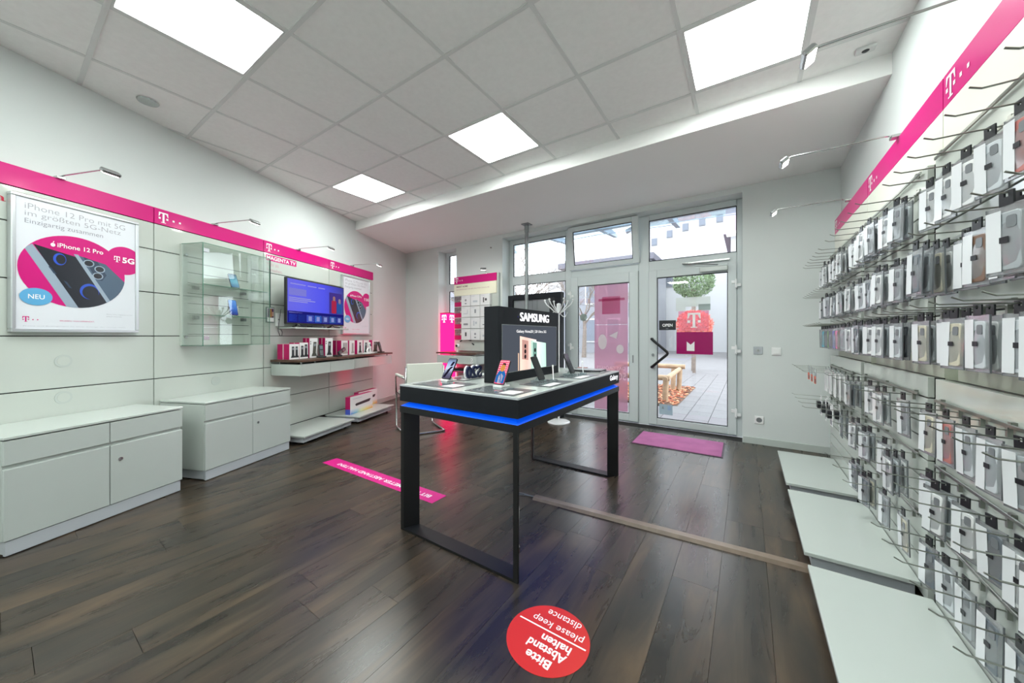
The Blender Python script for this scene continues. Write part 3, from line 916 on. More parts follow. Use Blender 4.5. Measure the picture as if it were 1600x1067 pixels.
# product boxes on shelves ----------------------------------------------------
box_white = mat('box_print_white', (232, 232, 232), .35)
magenta_box = mat('box_print_magenta', (190, 8, 96), .35)
hand_dark = mat('print_handset_dark', (44, 48, 52), .4)
hand_pale = mat('print_handset_pale', (170, 164, 158), .4)
def handset_print(r, x, z, h, m, y, lean=.0):
    w = h * .27
    mb = MB()
    mb.xz([(x - w / 2, z + .14 * h), (x + w / 2, z + .14 * h), (x + w / 2 + lean * h, z + h), (x - w / 2 + lean * h, z + h)], y)
    mb.xz([(x - w * .85, z), (x + w * .95, z), (x + w * .6, z + .2 * h), (x - w * .55, z + .2 * h)], y)
    mb.build('printed_handset', m, r)
    mb = MB(); mb.xz([(x - w * .3 + lean * h * .8, z + .70 * h), (x + w * .3 + lean * h * .8, z + .70 * h), (x + w * .3 + lean * h, z + .88 * h), (x - w * .3 + lean * h, z + .88 * h)], y - .0004)
    mb.build('printed_display', mat('print_display_grey', (150, 160, 165), .3), r)
def phone_box(label, s, off, w, D, h, prints, m, rz=0.0):
    r = thing('telephone_box', label, 'box', LW(s, off, ZS + .0006), LRZ + rz, 'telephone boxes on the floating shelves')
    MB().box(0, w, 0, D, 0, h).build('carton', box_white, r, bevel=.0015)
    MB().box(-.0012, 0, .002, D - .002, .001, h - .001).build('magenta_side', magenta_box, r)
    MB().box(-.0018, -.0011, D * .48, D * .53, .001, h - .001).build('side_line', box_white, r)
    MB().box(.002, w - .002, .002, D - .002, h, h + .0012).build('magenta_top', magenta_box, r)
    for (fx, hh, lean) in prints:
        handset_print(r, w * fx, .02, h * hh, m, -.0012, lean)
    if h > .2:
        mb = MB()
        mb.box(.008, .02, -.0014, 0, h - .05, h - .038); mb.box(.008, .02, -.0014, 0, h - .075, h - .063)
        mb.build('printed_mark', hand_dark, r)
    return r
phone_box('telephone box with two dark handsets at the left end of the shelf', 1.835, .27, .135, .16, .172, ((.35, .72, 0), (.72, .72, 0)), hand_dark)
phone_box('telephone box with two dark handsets, second on the shelf', 1.975, .27, .125, .14, .185, ((.3, .7, 0), (.74, .78, 0)), hand_dark)
phone_box('tall telephone box with one slanted grey handset, under the television', 2.135, .26, .118, .10, .238, ((.55, .72, .08),), mat('print_handset_olive', (84, 84, 78), .4), rz=-.05)
phone_box('tall telephone box behind the lying handset', 2.39, .26, .125, .10, .238, ((.5, .72, .06),), hand_dark, rz=-.05)
phone_box('telephone box with two pale handsets by the shelf joint', 2.70, .25, .13, .15, .20, ((.38, .75, 0), (.72, .75, 0)), hand_pale)
phone_box('telephone box with one pale handset by the shelf joint', 2.862, .25, .115, .14, .20, ((.6, .72, 0),), hand_pale)
phone_box('telephone box with a dark upright handset right of the joint', 3.035, .25, .125, .10, .20, ((.5, .75, 0),), hand_dark)
phone_box('telephone box with a white handset in front', 3.18, .25, .125, .10, .20, ((.4, .72, .05),), hand_dark)
phone_box('telephone box at the right end of the shelf', 3.40, .25, .17, .12, .20, ((.3, .76, .05), (.55, .76, .08)), mat('print_handset_brown', (84, 66, 60), .4))
def handset(label, s, off, rz, m, h=.14, lean=14, flat=False):
    r = thing('cordless_handset', label, 'telephone', LW(s, off, ZS + .0006), LRZ + rz, 'demo handsets on the floating shelves')
    MB().xy(rrect(-.045, .045, -.04, .045, .014), 0, .02).build('charging_base', m, r, bevel=.004)
    if flat:
        b = MB().xz(rrect(-.024, .024, 0, h, .012), -.012, .012).build('handset', m, r, bevel=.004, loc=(0.01, .0, .035), rot=(math.radians(-20), math.radians(68), 0))
    else:
        b = MB().xz(rrect(-.024, .024, 0, h, .012), -.012, .012).build('handset', m, r, bevel=.004, loc=(0, .0, .018), rot=(math.radians(-lean), 0, 0))
    MB().box(-.017, .017, -.0135, -.0118, h * .58, h * .86).build('display', mat('handset_display', (96, 110, 118), .2), b)
    mb = MB()
    for i in range(3):
        for j in range(4):
            mb.box(-.016 + i * .012, -.008 + i * .012, -.0138, -.0118, .012 + j * .015, .022 + j * .015)
    mb.build('keypad', grey_plastic, b)
handset('black cordless handset standing on the shelf under the television', 2.245, .33, -.5, dark_plastic, .145)
handset('black cordless handset lying across its base', 2.49, .36, -.2, dark_plastic, .17, flat=True)
handset('white cordless handset leaning on the right shelf', 3.285, .30, .1, white_plastic, .15, 10)
handset('brown cordless handset at the right end of the shelf', 3.54, .31, .1, mat('handset_brown', (66, 48, 44), .35), .16, 16)
handset('pale cordless handset lying on the right shelf', 3.12, .345, .0, white_plastic, .10, flat=True)

# router boxes ---------------------------------------------------------------
rain = gradient_mat('rainbow_print', [(0, (70, 120, 205)), (.25, (110, 190, 215)), (.45, (225, 235, 170)), (.7, (240, 215, 70)), (1, (240, 160, 60))], 'X', emission=False, rough=.35)
def fade_mat():
    """printed rainbow strip fading to white upwards"""
    m = rain.copy(); m.name = 'rainbow_fade_print'
    nt = m.node_tree
    b = nt.nodes['Principled BSDF']
    src = b.inputs['Base Color'].links[0].from_socket
    tc = [n for n in nt.nodes if n.type == 'TEX_COORD'][0]
    sp = nt.nodes.new('ShaderNodeSeparateXYZ'); nt.links.new(tc.outputs['Generated'], sp.inputs[0])
    mx = nt.nodes.new('ShaderNodeMix'); mx.data_type = 'RGBA'
    nt.links.new(sp.outputs['Z'], mx.inputs[0])
    nt.links.new(src, mx.inputs[6]); mx.inputs[7].default_value = (*lin((232, 232, 232)), 1)
    nt.links.new(mx.outputs[2], b.inputs['Base Color'])
    return m
rfade = fade_mat()
def router_box(label, s, off, w, D, h):
    r = thing('router_box', label, 'box', LW(s, off, .1006), LRZ, 'router boxes on the low platform')
    MB().box(0, w, 0, D, 0, h).build('carton', box_white, r, bevel=.0015)
    MB().box(-.0012, 0, .001, D - .001, h * .3, h - .001).build('magenta_side', magenta_box, r)
    MB().box(-.0012, 0, .001, D - .001, .001, h * .3).build('blue_side', mat('box_side_blue', (70, 90, 190), .35), r)
    MB().box(.001, w - .001, .001, D - .001, h, h + .0012).build('magenta_top', magenta_box, r)
    MB().box(.004, w - .004, -.0012, 0, .002, h * .30).build('rainbow_strip', rfade, r)
    z = h * .5
    MB().xz([(w * .2, z), (w * .24, z - .02), (w * .84, z - .005), (w * .9, z + .028), (w * .86, z + .034), (w * .24, z + .014)], -.0014, 0).build('printed_router', hand_dark, r)
    mb = MB(); mb.box(w * .1, w * .5, -.0014, 0, h * .84, h * .855); mb.build('printed_line', ink_grey, r)
router_box('router box with rainbow print, front one', 2.68, .40, .50, .075, .235)
router_box('router box with rainbow print, farther one', 3.05, .26, .46, .075, .235)

# television ------------------------------------------------------------------
tv_shelf = thing('television_shelf', 'thin white wall shelf under the television', 'shelf', LW(1.90, .051, 1.235), LRZ)
MB().box(0, .90, -.235, 0, 0, .018).build('shelf_board', lam_white, tv_shelf, bevel=.002)
tv = thing('television', 'flat television with a blue menu on its screen', 'television', LW(1.855, .20, 1.2535), LRZ)
TW, TH, TZ = .945, .525, .035
MB().box(0, TW, -.012, .025, TZ, TZ + TH).build('housing', dark_plastic, tv, bevel=.004)
MB().box(.15, TW - .15, .024, .06, TZ + .04, TZ + .30).build('rear_cover', dark_plastic, tv, bevel=.006)
scr = gradient_mat('tv_screen_glow', [(0, (78, 76, 196)), (.25, (72, 74, 205)), (.6, (50, 56, 205)), (1, (26, 34, 120))], 'X', .95)
s0 = MB().box(.012, TW - .012, -.0135, -.0122, TZ + .016, TZ + TH - .012).build('screen', scr, tv)
def glow(nm, x0, x1, z0, z1, rgb, st=.8, y=-.0142):
    MB().box(x0, x1, y - .0006, y, TZ + z0, TZ + z1).build(nm, emit_mat('tv_%d_%d_%d' % rgb, rgb, st), s0)
glow('menu_band', .012, TW - .012, .016, .15, (28, 28, 110))
glow('menu_header', .03, .28, .33, .41, (120, 120, 205))
glow('picture', .66, .90, .155, .43, (66, 52, 130))
for k, (a, b, z0, z1, c) in enumerate(((.70, .79, .16, .33, (160, 40, 70)), (.725, .77, .32, .385, (150, 110, 110)), (.80, .90, .16, .31, (40, 80, 150)), (.83, .875, .29, .36, (140, 120, 140)))):
    mbp = MB().xz(rrect(a, b, TZ + z0, TZ + z1, .02), -.0154).build('picture_figure', emit_mat('tv_fig_%d' % k, c, .8), s0)
for k, c in enumerate(((40, 70, 190), (30, 60, 150), (70, 90, 190), (60, 110, 200), (80, 90, 160), (70, 120, 190), (70, 90, 180))):
    a = .03 + k * .127
    glow('menu_tile', a, a + .115, .03, .115, c)
    if k > 1:
        glow('tile_picture', a + .03, a + .08, .045, .1, (130, 140, 200), .8, -.0150)
for a, b, z in ((.17, .27, .455), (.30, .44, .455), (.47, .58, .455), (.05, .20, .455), (.03, .42, .275), (.03, .30, .255), (.03, .35, .295), (.03, .22, .128)):
    glow('menu_text', a, b, z, z + .012, (150, 150, 225), .7)
for a in (.16, TW - .22):
    MB().tube([(a, 0, TZ + .01), (a + .01, -.03, .016), (a + .03, -.10, .009)], .008, 8).build('foot', dark_plastic, tv)
    MB().tube([(a, 0, TZ + .01), (a + .01, .03, .016), (a + .03, .09, .009)], .008, 8).build('foot', dark_plastic, tv)
cb = thing('power_cable', 'black power cable looping down left of the television', 'cable', LW(1.85, .20, 1.2535), LRZ)
MB().tube([(-.005, .05, .20), (-.02, .05, .12), (-.045, .04, .03), (-.06, .03, -.05), (-.05, .02, -.095), (-.025, .02, -.10), (-.008, .03, -.06), (.005, .06, -.03), (.0, .10, -.02)], .0032, 8).build('cord', dark_plastic, cb, smooth=True)
sb = thing('set_top_box', 'flat black set-top box between the television feet', 'set-top box', LW(2.20, .19, 1.2535), LRZ)
MB().box(0, .22, -.05, .06, 0, .022).build('housing', dark_plastic, sb, bevel=.004)
MB().box(.16, .17, -.0515, -.05, .009, .013).build('status_light', emit_mat('status_white', (220, 230, 255), .8), sb)
lf = thing('leaflet_holder', 'clear wall holder with a small photo card left of the television', 'leaflet', LW(1.742, .053, 1.30), LRZ)
MB().box(0, .10, -.012, 0, 0, .17).build('holder', acrylic, lf)
MB().box(.008, .092, -.014, -.0125, .01, .16).build('card', print_white, lf)
MB().box(.012, .088, -.0152, -.0142, .055, .155).build('photo', mat('photo_plum', (80, 44, 84), .4, var=.5, vscale=40), lf)
MB().box(.045, .06, -.0160, -.0150, .06, .15).build('photo_detail', mat('photo_ochre', (190, 140, 70), .4), lf)
MB().box(.066, .084, -.0160, -.0150, .07, .12).build('photo_detail', mat('photo_skin', (200, 160, 140), .4), lf)
rc = thing('white_router', 'white box mounted on the panel beside the television', 'box', LW(1.86, .051, 1.262), LRZ)
MB().box(-.0, .10, -.03, 0, 0, .15).build('housing', white_plastic, rc, bevel=.004)
MB().xz(circle(.02, .075, .006, n=10), -.0315, -.0295).build('button', dark_plastic, rc)

# ------------------------------------------------------------------ smart home board on the entrance wall
BX0, BX1, BYF = -4.245, -3.32, 4.50
bd = thing('product_board', 'upright product board with magenta header and rows of boxes', 'display board', (BX0, BYF, 0), 0)
bw = BX1 - BX0
MB().box(0, bw, .0, .043, .90, 2.17).build('back_board', panel_white, bd, bevel=.002)
MB().box(.004, bw - .004, -.012, 0, 2.045, 2.17).build('header_board', magenta, bd)
MB().box(.004, bw - .004, -.012, 0, 1.845, 2.04).build('title_board', mat('cream_board', (240, 238, 214), .3), bd)
MB().box(bw, bw + .03, .0, .043, .90, 2.17).build('side_profile', lam_white, bd)
t_logo(.03, 2.065, .09, -.0135, print_white, bd)
lettering('SMART HOME', .06, 1.985, .26, .028, -.0135, mat('brown_ink', (120, 60, 70), .5), bd, .01)
lettering('DIE EINFACHE STEUERUNG FÜR ZUHAUSE', .06, 1.94, .72, .022, -.0135, MATS['pale_rose_ink'], bd)
spot('silver arm spotlight above the product board', (-3.55, 4.52, 2.176), .55, None, L=.42)
board_print = mat('board_print_grey', (205, 206, 204), .4)
prints = [mat('print_dark', (70, 70, 72), .4), mat('print_mid', (150, 152, 156), .4), mat('print_pale', (196, 200, 206), .4)]
colx = [(0.008, .20), (.212, .41), (.42, .615), (.625, .82)]
rowz = [(1.655, 1.835), (1.468, 1.648), (1.278, 1.460), (1.085, 1.27)]
ordn = ['first', 'second', 'third', 'fourth', 'fifth', 'sixth', 'seventh', 'eighth', 'ninth', 'tenth']
for ri, (z0, z1) in enumerate(rowz):
    for cidx, (x0, x1) in enumerate(colx):
        if cidx == 0:
            r = thing('photo_card', f'photo card with magenta foot, {ordn[ri]} from the top of the product board', 'card', (BX0 + x0, BYF - .001, z0), 0, 'photo cards on the product board')
            MB().box(0, x1 - x0, -.006, 0, 0, z1 - z0).build('card', board_print, r)
            MB().box(.004, x1 - x0 - .004, -.0075, -.0058, .075, z1 - z0 - .004).build('photo', mat('photo_grey', (120, 112, 116), .4, var=.6, vscale=25), r)
            MB().box(.004, x1 - x0 - .004, -.0078, -.0058, .004, .078).build('magenta_foot', magenta_box, r)
            MB().xz(circle(.15, .10, .018, n=16), -.0085).build('photo_face', mat('photo_face_tone', (214, 196, 186), .4), r)
        else:
            r = thing('device_box', f'white device box, column {["", "one", "two", "three"][cidx]} of the product board, {ordn[ri]} row from top', 'box', (BX0 + x0, BYF - .001, z0), 0, 'white device boxes on the product board')
            MB().box(0, x1 - x0, -.055, 0, 0, z1 - z0).build('carton', box_white, r, bevel=.002)
            w, h = x1 - x0, z1 - z0
            k = (ri * 3 + cidx) % 5
            mb = MB()
            if k == 0: mb.xz(rrect(w * .42, w * .6, h * .35, h * .7, .006), -.0558)
            elif k == 1: mb.xz(circle(w * .5, h * .55, .02, n=18), -.0558); mb.xz(rrect(w * .4, w * .6, h * .18, h * .3, .004), -.0558)
            elif k == 2: mb.xz(rrect(w * .25, w * .75, h * .3, h * .48, .008), -.0558)
            elif k == 3: mb.xz(rrect(w * .3, w * .42, h * .25, h * .7, .004), -.0558); mb.xz(circle(w * .6, h * .5, .022, n=18), -.0558)
            else: mb.xz([(w * .25, h * .3), (w * .72, h * .3), (w * .72, h * .7), (w * .66, h * .7), (w * .66, h * .36), (w * .25, h * .36)], -.0558)
            mb.build('printed_device', prints[(k + ri) % 3], r)
            MB().box(w * .08, w * .45, -.0558, -.055, h * .86, h * .89).build('printed_line', prints[2], r)
fl = floating('floating white drawer shelf with dark wooden top at the product board', (-4.262, 4.497, .713), 0, .845, .397, 'floating drawer shelves', (.42,))
cam_ = thing('white_camera', 'small white camera on a foot at the product board', 'camera', (-3.98, 4.30, ZS + .0006))
MB().lathe([(.03, 0), (.03, .006), (.008, .012), (.008, .07)], 16).build('foot', white_plastic, cam_)
MB().ball((0, 0, .10), .034, 14, 8).build('head', white_plastic, cam_, smooth=True)
MB().tube([(0, -.02, .10), (0, -.036, .10)], .02, 14).build('lens', dark_plastic, cam_)
for k, (dx, dz) in enumerate(((-.10, .14), (.10, .15), (.16, .09))):
    q = thing('contact_sensor', ['black sensor left of the white camera', 'black sensor upper right of the white camera', 'black sensor lower right of the white camera'][k] + ' on the product board', 'sensor', (-3.98 + dx, BYF - .001, .94 + dz - .02), 0, 'small sensors on the product board')
    MB().xz(rrect(-.025, .025, 0, .018, .006), -.016, 0).build('housing', dark_plastic, q, bevel=.002, rot=(0, math.radians(-25 + 30 * k), 0))
    MB().xz(circle(0, .009, .004, n=8), -.018, -.015).build('indicator', grey_plastic, q)
for k, z in enumerate((.79, .745)):
    q = thing('wall_button', f'small white button on the drawer front at the product board, {["upper", "lower"][k]}', 'button', (-3.50, 4.10 - .0005, z), 0, 'buttons on the product board drawer')
    MB().xz(rrect(-.018, .018, -.018, .018, .004), -.012, 0).build('housing', white_plastic, q, bevel=.002)
    MB().xz(circle(0, 0, .008, n=12), -.0135, -.0115).build('button_face', grey_plastic, q)
ls = thing('lower_shelf', 'thin lower shelf with a dark front under the product board', 'shelf', (-4.20, 4.50, .57))
MB().box(0, .62, -.33, 0.0, 0, .02).build('shelf_board', lam_white, ls, bevel=.002)
MB().box(0, .62, -.332, -.33, .002, .018).build('front_edge', magenta_box, ls)
MB().box(.05, .57, -.02, .043, -.3, 0).build('wall_bracket', lam_white, ls)
rt = thing('black_router', 'flat black router on the lower shelf under the product board', 'router', (-3.95, 4.30, .5906))
MB().xy(rrect(-.14, .14, -.09, .09, .02), 0, .035).build('housing', dark_plastic, rt, bevel=.006)
for x0 in (-.10, -.05, 0):
    MB().xz(circle(x0, .018, .004, n=8), -.092, -.0895).build('status_light', grey_plastic, rt)

# glowing pillar ------------------------------------------------------------
pil_mat = emit_mat('magenta_lightbox', (255, 24, 96), 2.6)
pil_white = emit_mat('lightbox_logo', (255, 235, 240), 2.4)
py = thing('light_pillar', 'glowing magenta pillar with white T logos in the window niche', 'light pillar', (-4.488, 4.40, 0))
MB().box(0, .188, 0, .188, .03, 1.545).build('light_box', pil_mat, py)
MB().box(-.004, .192, -.004, .192, 0.0, .03).build('base', grey_plastic, py)
MB().box(-.003, .191, -.003, .191, 1.545, 1.56).build('cap', mat('pillar_cap', (180, 20, 80), .3), py)
t_logo(.042, 1.39, .13, -.001, pil_white, py, 0)
sd = MB()
lg = t_logo(0, 0, .13, 0, pil_white, py, 0)
lg.location = (.189, .042, 1.39); lg.rotation_euler = (0, 0, math.pi / 2)

# dark display panel behind the table ----------------------------------------
dp = thing('display_stand', 'dark standing display panel in front of the side window', 'display stand', (-3.065, 4.44, 0))
MB().box(0, .09, 0, .10, .02, 1.77).build('side_post', box_black, dp, bevel=.002)
MB().box(.09, .90, 0, .10, 1.695, 1.775).build('top_beam', box_black, dp, bevel=.002)
MB().box(.72, .90, 0.0, .10, 0.02, 1.695).build('side_post', box_black, dp, bevel=.002)
MB().box(.09, .72, .03, .08, 0.6, 1.695).build('grey_screen', mat('display_screen_grey', (136, 140, 142), .3), dp)
for x0 in (.28, .42, .50):
    MB().box(x0, x0 + .006, .026, .03, .62, 1.69).build('screen_joint', grey_plastic, dp)
MB().box(.72, .80, -.002, .0, 1.25, 1.70).build('dark_inlay', black_mat, dp)
MB().box(.0, .90, -.01, .10, 0, .02).build('foot_plate', box_black, dp)
MB().box(.09, .72, .0, .10, .02, .6).build('lower_panel', box_black, dp)

# coat stand ---------------------------------------------------------------
ct = thing('coat_stand', 'white coat stand with curled arms beside the left glass door', 'coat stand', (-2.09, 4.22, 0))
white_metal = mat('white_metal', (226, 228, 228), .3)
MB().lathe([(.15, 0.0), (.15, .012), (.135, .02), (.02, .03)], 32).build('base', white_metal, ct)
MB().lathe([(.014, .03), (.014, 1.50)], 14).build('pole', white_metal, ct)
MB().lathe([(.03, 1.44), (.03, 1.58), (.01, 1.59)], 16).build('hub', white_metal, ct)
for k in range(6):
    a = 2 * math.pi * k / 6 + .3
    c_, s_ = math.cos(a), math.sin(a)
    pts = [(.02, 1.46), (.06, 1.48), (.11, 1.53), (.16, 1.57), (.19, 1.62)]
    m = MB().tube([(r_ * c_, r_ * s_, z) for r_, z in pts], .0075, 8)
    m.ball((.19 * c_, .19 * s_, 1.63), .015, 10, 6)
    m.build('arm', white_metal, ct, smooth=True)
    if k % 2 == 0:
        pts = [(.02, 1.45), (.06, 1.41), (.09, 1.41), (.11, 1.45)]
        m = MB().tube([(r_ * c_, r_ * s_, z) for r_, z in pts], .006, 8)
        m.ball((.11 * c_, .11 * s_, 1.458), .011, 8, 5)
        m.build('hook', white_metal, ct, smooth=True)

# white chair --------------------------------------------------------------
ch = thing('cantilever_chair', 'white padded chair with chrome frame behind the dark table', 'chair', (-3.36, 2.95, 0), math.atan2(.43, -.9) + math.pi / 2)
leather = mat('white_leatherette', (222, 226, 214), .45, bump=.1, bscale=60)
MB().box(-.215, .215, -.22, .20, .42, .475).build('seat', leather, ch, bevel=.018, seg=3)
MB().box(-.215, .215, .19, .235, .50, .83).build('backrest', leather, ch, bevel=.014, seg=3)
for s in (-1, 1):
    MB().tube([(s * .23, .24, .012), (s * .23, -.22, .012), (s * .23, -.24, .03), (s * .23, -.24, .42), (s * .23, -.22, .44), (s * .23, .19, .44), (s * .23, .215, .46), (s * .225, .225, .80)], .011, 10).build('frame_tube', chrome, ch, smooth=True)
    MB().tube([(s * .235, -.235, .42), (s * .24, -.235, .64), (s * .24, -.2, .66), (s * .235, .20, .66)], .010, 10).build('arm_tube', chrome, ch, smooth=True)
    MB().box(s * .24 - .018, s * .24 + .018, -.2, .12, .665, .685).build('armrest', leather, ch, bevel=.007, seg=2)
MB().tube([(-.23, .24, .012), (.23, .24, .012)], .011, 10).build('frame_tube', chrome, ch)

# ------------------------------------------------------------------ dark display table
TX0, TX1, TY0, TY1, TZ_ = -1.719, -.879, 1.354, 2.890, .8635
tb = thing('display_table', 'dark display table with white top and blue light strip', 'table', (TX0, TY0, 0))
tw, tl = TX1 - TX0, TY1 - TY0
MB().box(0, tw, 0, tl, .767, .855).build('fascia', box_black, tb, bevel=.001)
MB().box(.006, tw - .006, .006, tl - .006, .855, TZ_).build('white_top', lam_white, tb)
rimm = MB()
for b in ((0, tw, 0, .006), (0, tw, tl - .006, tl), (0, .006, .006, tl - .006), (tw - .006, tw, .006, tl - .006)):
    rimm.box(b[0], b[1], b[2], b[3], .855, TZ_ + .0004)
rimm.build('top_rim', plinth_grey, tb)
blue = mat('blue_light_strip', (0, 90, 255), .5, emit=.40)
bs = MB()
i0, i1, z0, z1 = .056, .004, .767, .737
ring0 = [(i0, i0), (tw - i0, i0), (tw - i0, tl - i0), (i0, tl - i0)]
ring1 = [(i1, i1), (tw - i1, i1), (tw - i1, tl - i1), (i1, tl - i1)]
bs.add([(a, b, z0) for a, b in ring0] + [(a, b, z1) for a, b in ring1], [(k, (k + 1) % 4, (k + 1) % 4 + 4, k + 4) for k in range(4)] + [(0, 1, 2, 3), (7, 6, 5, 4)])
bs.build('light_strip', blue, tb)
for b in ((.0, tw, .0, .045), (.0, tw, tl - .045, tl)):
    MB().box(b[0], b[1], b[2], b[3], .70, .737).build('apron_rail', black_mat, tb)
for b in ((0, .045, .045, tl - .045), (tw - .045, tw, .045, tl - .045)):
    MB().box(b[0], b[1], b[2], b[3], .70, .737).build('apron_rail', black_mat, tb)
def legplate(x, y, sx, sy):
    """flat plate set diagonally into the corner"""
    th = .026
    a = Vector((x, y)); b = Vector((x + sx * .055, y + sy * .085))
    d = (b - a).normalized(); nrm = Vector((-d.y, d.x)) * (1 if sx * sy > 0 else -1)
    pts = [a, b, b + nrm * th * .6, a + Vector((0, sy * th))] if sx * sy > 0 else [a, b, b + nrm * th * .6, a + Vector((0, sy * th))]
    pts = [a, a + Vector((sx * th, 0)), b + Vector((sx * .012, 0)), b, a + Vector((0, sy * .012))]
    MB().xy([(p.x, p.y) for p in pts], .001, .70).build('leg', black_mat, tb)
for x_, sx in ((0.004, 1), (tw - .004, -1)):
    for y_, sy in ((.004, 1), (tl - .004, -1)):
        legplate(x_, y_, sx, sy)
for y_, sy in ((.004, 1), (tl - .004, -1)):
    MB().xy([(.03, y_), (tw - .03, y_), (tw - .07, y_ + sy * .085), (.07, y_ + sy * .085)], 0.0012, .014).build('foot_bar', black_mat, tb)
# 'Galaxy' on the long fascia (faces +x)
g_ = thing('tmp', '', ''); bpy.data.objects.remove(g_)
white_glow = emit_mat('lit_letters', (250, 250, 255), 1.2)
gl = lettering('Galaxy', 0, 0, .20, .052, 0, white_glow, tb, .02)
gl.location = (tw + .0008, 2.655 - TY0, .793); gl.rotation_euler = (0, 0, math.pi / 2)
cbl = thing('table_cable', 'thin white cable hanging under the dark table', 'cable', (-1.0, 1.50, 0))
MB().tube([(0, 0, .70), (-.004, .01, .5), (.012, .03, .25), (-.005, .05, .06), (-.03, .10, .004)], .0035, 6).build('cord', white_plastic, cbl, smooth=True)

# screen block on the table
BKX, BKY0, BKY1, BKZ = -1.24, 1.695, 2.50, 1.333
sb_ = thing('advertising_screen', 'dark screen block with lit white letters standing on the table', 'advertising screen', (BKX, BKY0, TZ_ + .0005), math.pi / 2)
sb_['label'] = 'dark screen block with lit white letters standing on the table'
# local x runs along +Y, local -y faces +X
bl_, bh_ = BKY1 - BKY0, BKZ - TZ_
MB().box(0, bl_, 0, .11, 0, bh_).build('block', box_black, sb_, bevel=.001)
SX0, SX1, SZ0, SZ1 = .037, bl_ - .045, .062, .357
f = MB()
for b in ((SX0 - .004, SX1 + .004, SZ0 - .004, SZ0), (SX0 - .004, SX1 + .004, SZ1, SZ1 + .004), (SX0 - .004, SX0, SZ0, SZ1), (SX1, SX1 + .004, SZ0, SZ1)):
    f.box(b[0], b[1], -.003, 0, b[2], b[3])
f.build('screen_frame', grey_plastic, sb_)
scr_ = MB().box(SX0, SX1, -.002, 0, SZ0, SZ1).build('screen', emit_mat('screen_slate', (74, 79, 88), 0.95), sb_)
lettering('SAMSUNG', .238, .387, .395, .057, -.001, white_glow, sb_, .0, depth=.006)
MB().box(.212, .218, -.002, 0, .41, .416).build('status_light', emit_mat('status_violet', (60, 50, 140), .8), sb_)
lettering('Galaxy Note20 | 20 Ultra 5G', .195, .305, .40, .024, -.0028, emit_mat('screen_text', (250, 250, 250), 1.0), scr_, .012)
pk = gradient_mat('screen_pink_phone', [(0, (250, 214, 196)), (.4, (240, 190, 176)), (1, (252, 232, 226))], 'X', 1.0)
gn = gradient_mat('screen_green_phone', [(0, (170, 206, 190)), (.35, (226, 244, 236)), (1, (180, 226, 204))], 'X', 1.0)
MB().xz([(.235, SZ0), (.45, SZ0), (.45, .262), (.235, .288)], -.0026).build('pictured_phone', pk, scr_)
MB().xz([(.375, SZ0), (.595, SZ0 + .0), (.59, .237), (.375, .258)], -.0030).build('pictured_phone', gn, scr_)
MB().xz([(.26, .135), (.34, .125), (.34, .255), (.26, .265)], -.0034).build('pictured_camera', emit_mat('screen_camera_brown', (196, 150, 140), .9), scr_)
MB().xz([(.40, .13), (.455, .125), (.455, .24), (.40, .245)], -.0036).build('pictured_camera', emit_mat('screen_camera_green', (120, 160, 148), .9), scr_)
for a, c in ((.30, .22), (.30, .185), (.30, .15), (.43, .19), (.43, .15)):
    MB().xz(circle(a, c, .013, .015, 18), -.0040).build('pictured_lens', emit_mat('screen_lens', (40, 36, 40), .8), scr_)
MB().xz([(.212, SZ0), (.222, SZ0), (.222, .175), (.212, .178)], -.0032).build('pictured_pen', emit_mat('screen_pen', (240, 200, 170), 1.0), scr_)
MB().xz([(.53, SZ0 + .01), (.54, SZ0 + .01), (.515, .16), (.51, .16)], -.0036).build('pictured_pen', emit_mat('screen_pen_green', (190, 214, 204), 1.0), scr_)

# things on the table
mat_grey = mat('printed_mat_grey', (84, 86, 90), .35)
def tmat(label, x0, x1, y0, y1):
    m = thing('display_mat', label, 'display mat', ((x0 + x1) / 2, (y0 + y1) / 2, TZ_ + .0006), 0, 'grey display mats on the table')
    hx, hy = (x1 - x0) / 2, (y1 - y0) / 2
    MB().box(-hx, hx, -hy, hy, 0, .0015).build('mat_sheet', mat_grey, m)
    MB().box(-hx + .02, hx * .2, -hy + .02, hy - .02, .0016, .0028).build('acrylic_plate', acrylic, m)
    MB().box(hx * .3, hx - .02, -hy + .03, hy * .2, .0016, .0022).build('price_card', print_white, m)
    return m
tmat('grey display mat at the near left table corner', -1.66, -1.34, 1.40, 1.62)
tmat('grey display mat at the near right table corner', -1.24, -.93, 1.39, 1.61)
tmat('grey display mat on the right table edge, nearer one', -1.12, -.915, 1.74, 2.05)
tmat('grey display mat on the right table edge, farther one', -1.12, -.915, 2.19, 2.52)
tmat('grey display mat beside the dark blue standing letters', -1.69, -1.50, 1.68, 1.99)
tmat('grey display mat at the far table end', -1.24, -.93, 2.62, 2.84)
scr_road = gradient_mat('phone_screen_road', [(0, (60, 50, 80)), (.25, (90, 90, 120)), (.5, (190, 200, 225)), (.8, (140, 160, 200)), (1, (60, 70, 90))], 'Z', .9)
_, ph = phone_on_stand('display_phone', 'phone with pale blue picture at the near left table corner', (-1.585, 1.62, TZ_ + .0024), 0, scr_road, 'phones on the table', tilt=30, h=.145)
for a, b, c, d_ in ((-.03, .012, .01, .06), (-.015, .03, .055, .085), (-.002, .03, .09, .12)):
    MB().xz([(a, c), (a + .02, c), (b, d_), (b - .02, d_)], -.0052).build('picture_shape', emit_mat('phone_dark_shape', (40, 36, 56), .6), ph)
scr_red = mat('phone_screen_red', (190, 40, 80), .25, emit=.5)
_, ph = phone_on_stand('display_phone', 'phone with red polka dot picture at the near right table corner', (-1.155, 1.60, TZ_ + .0024), 0, scr_red, 'phones on the table', tilt=28, h=.15)
md = MB()
for i in range(6):
    for j in range(11):
        md.xz(circle(-.027 + i * .0108, .012 + j * .0128, .0032, n=8), -.0052)
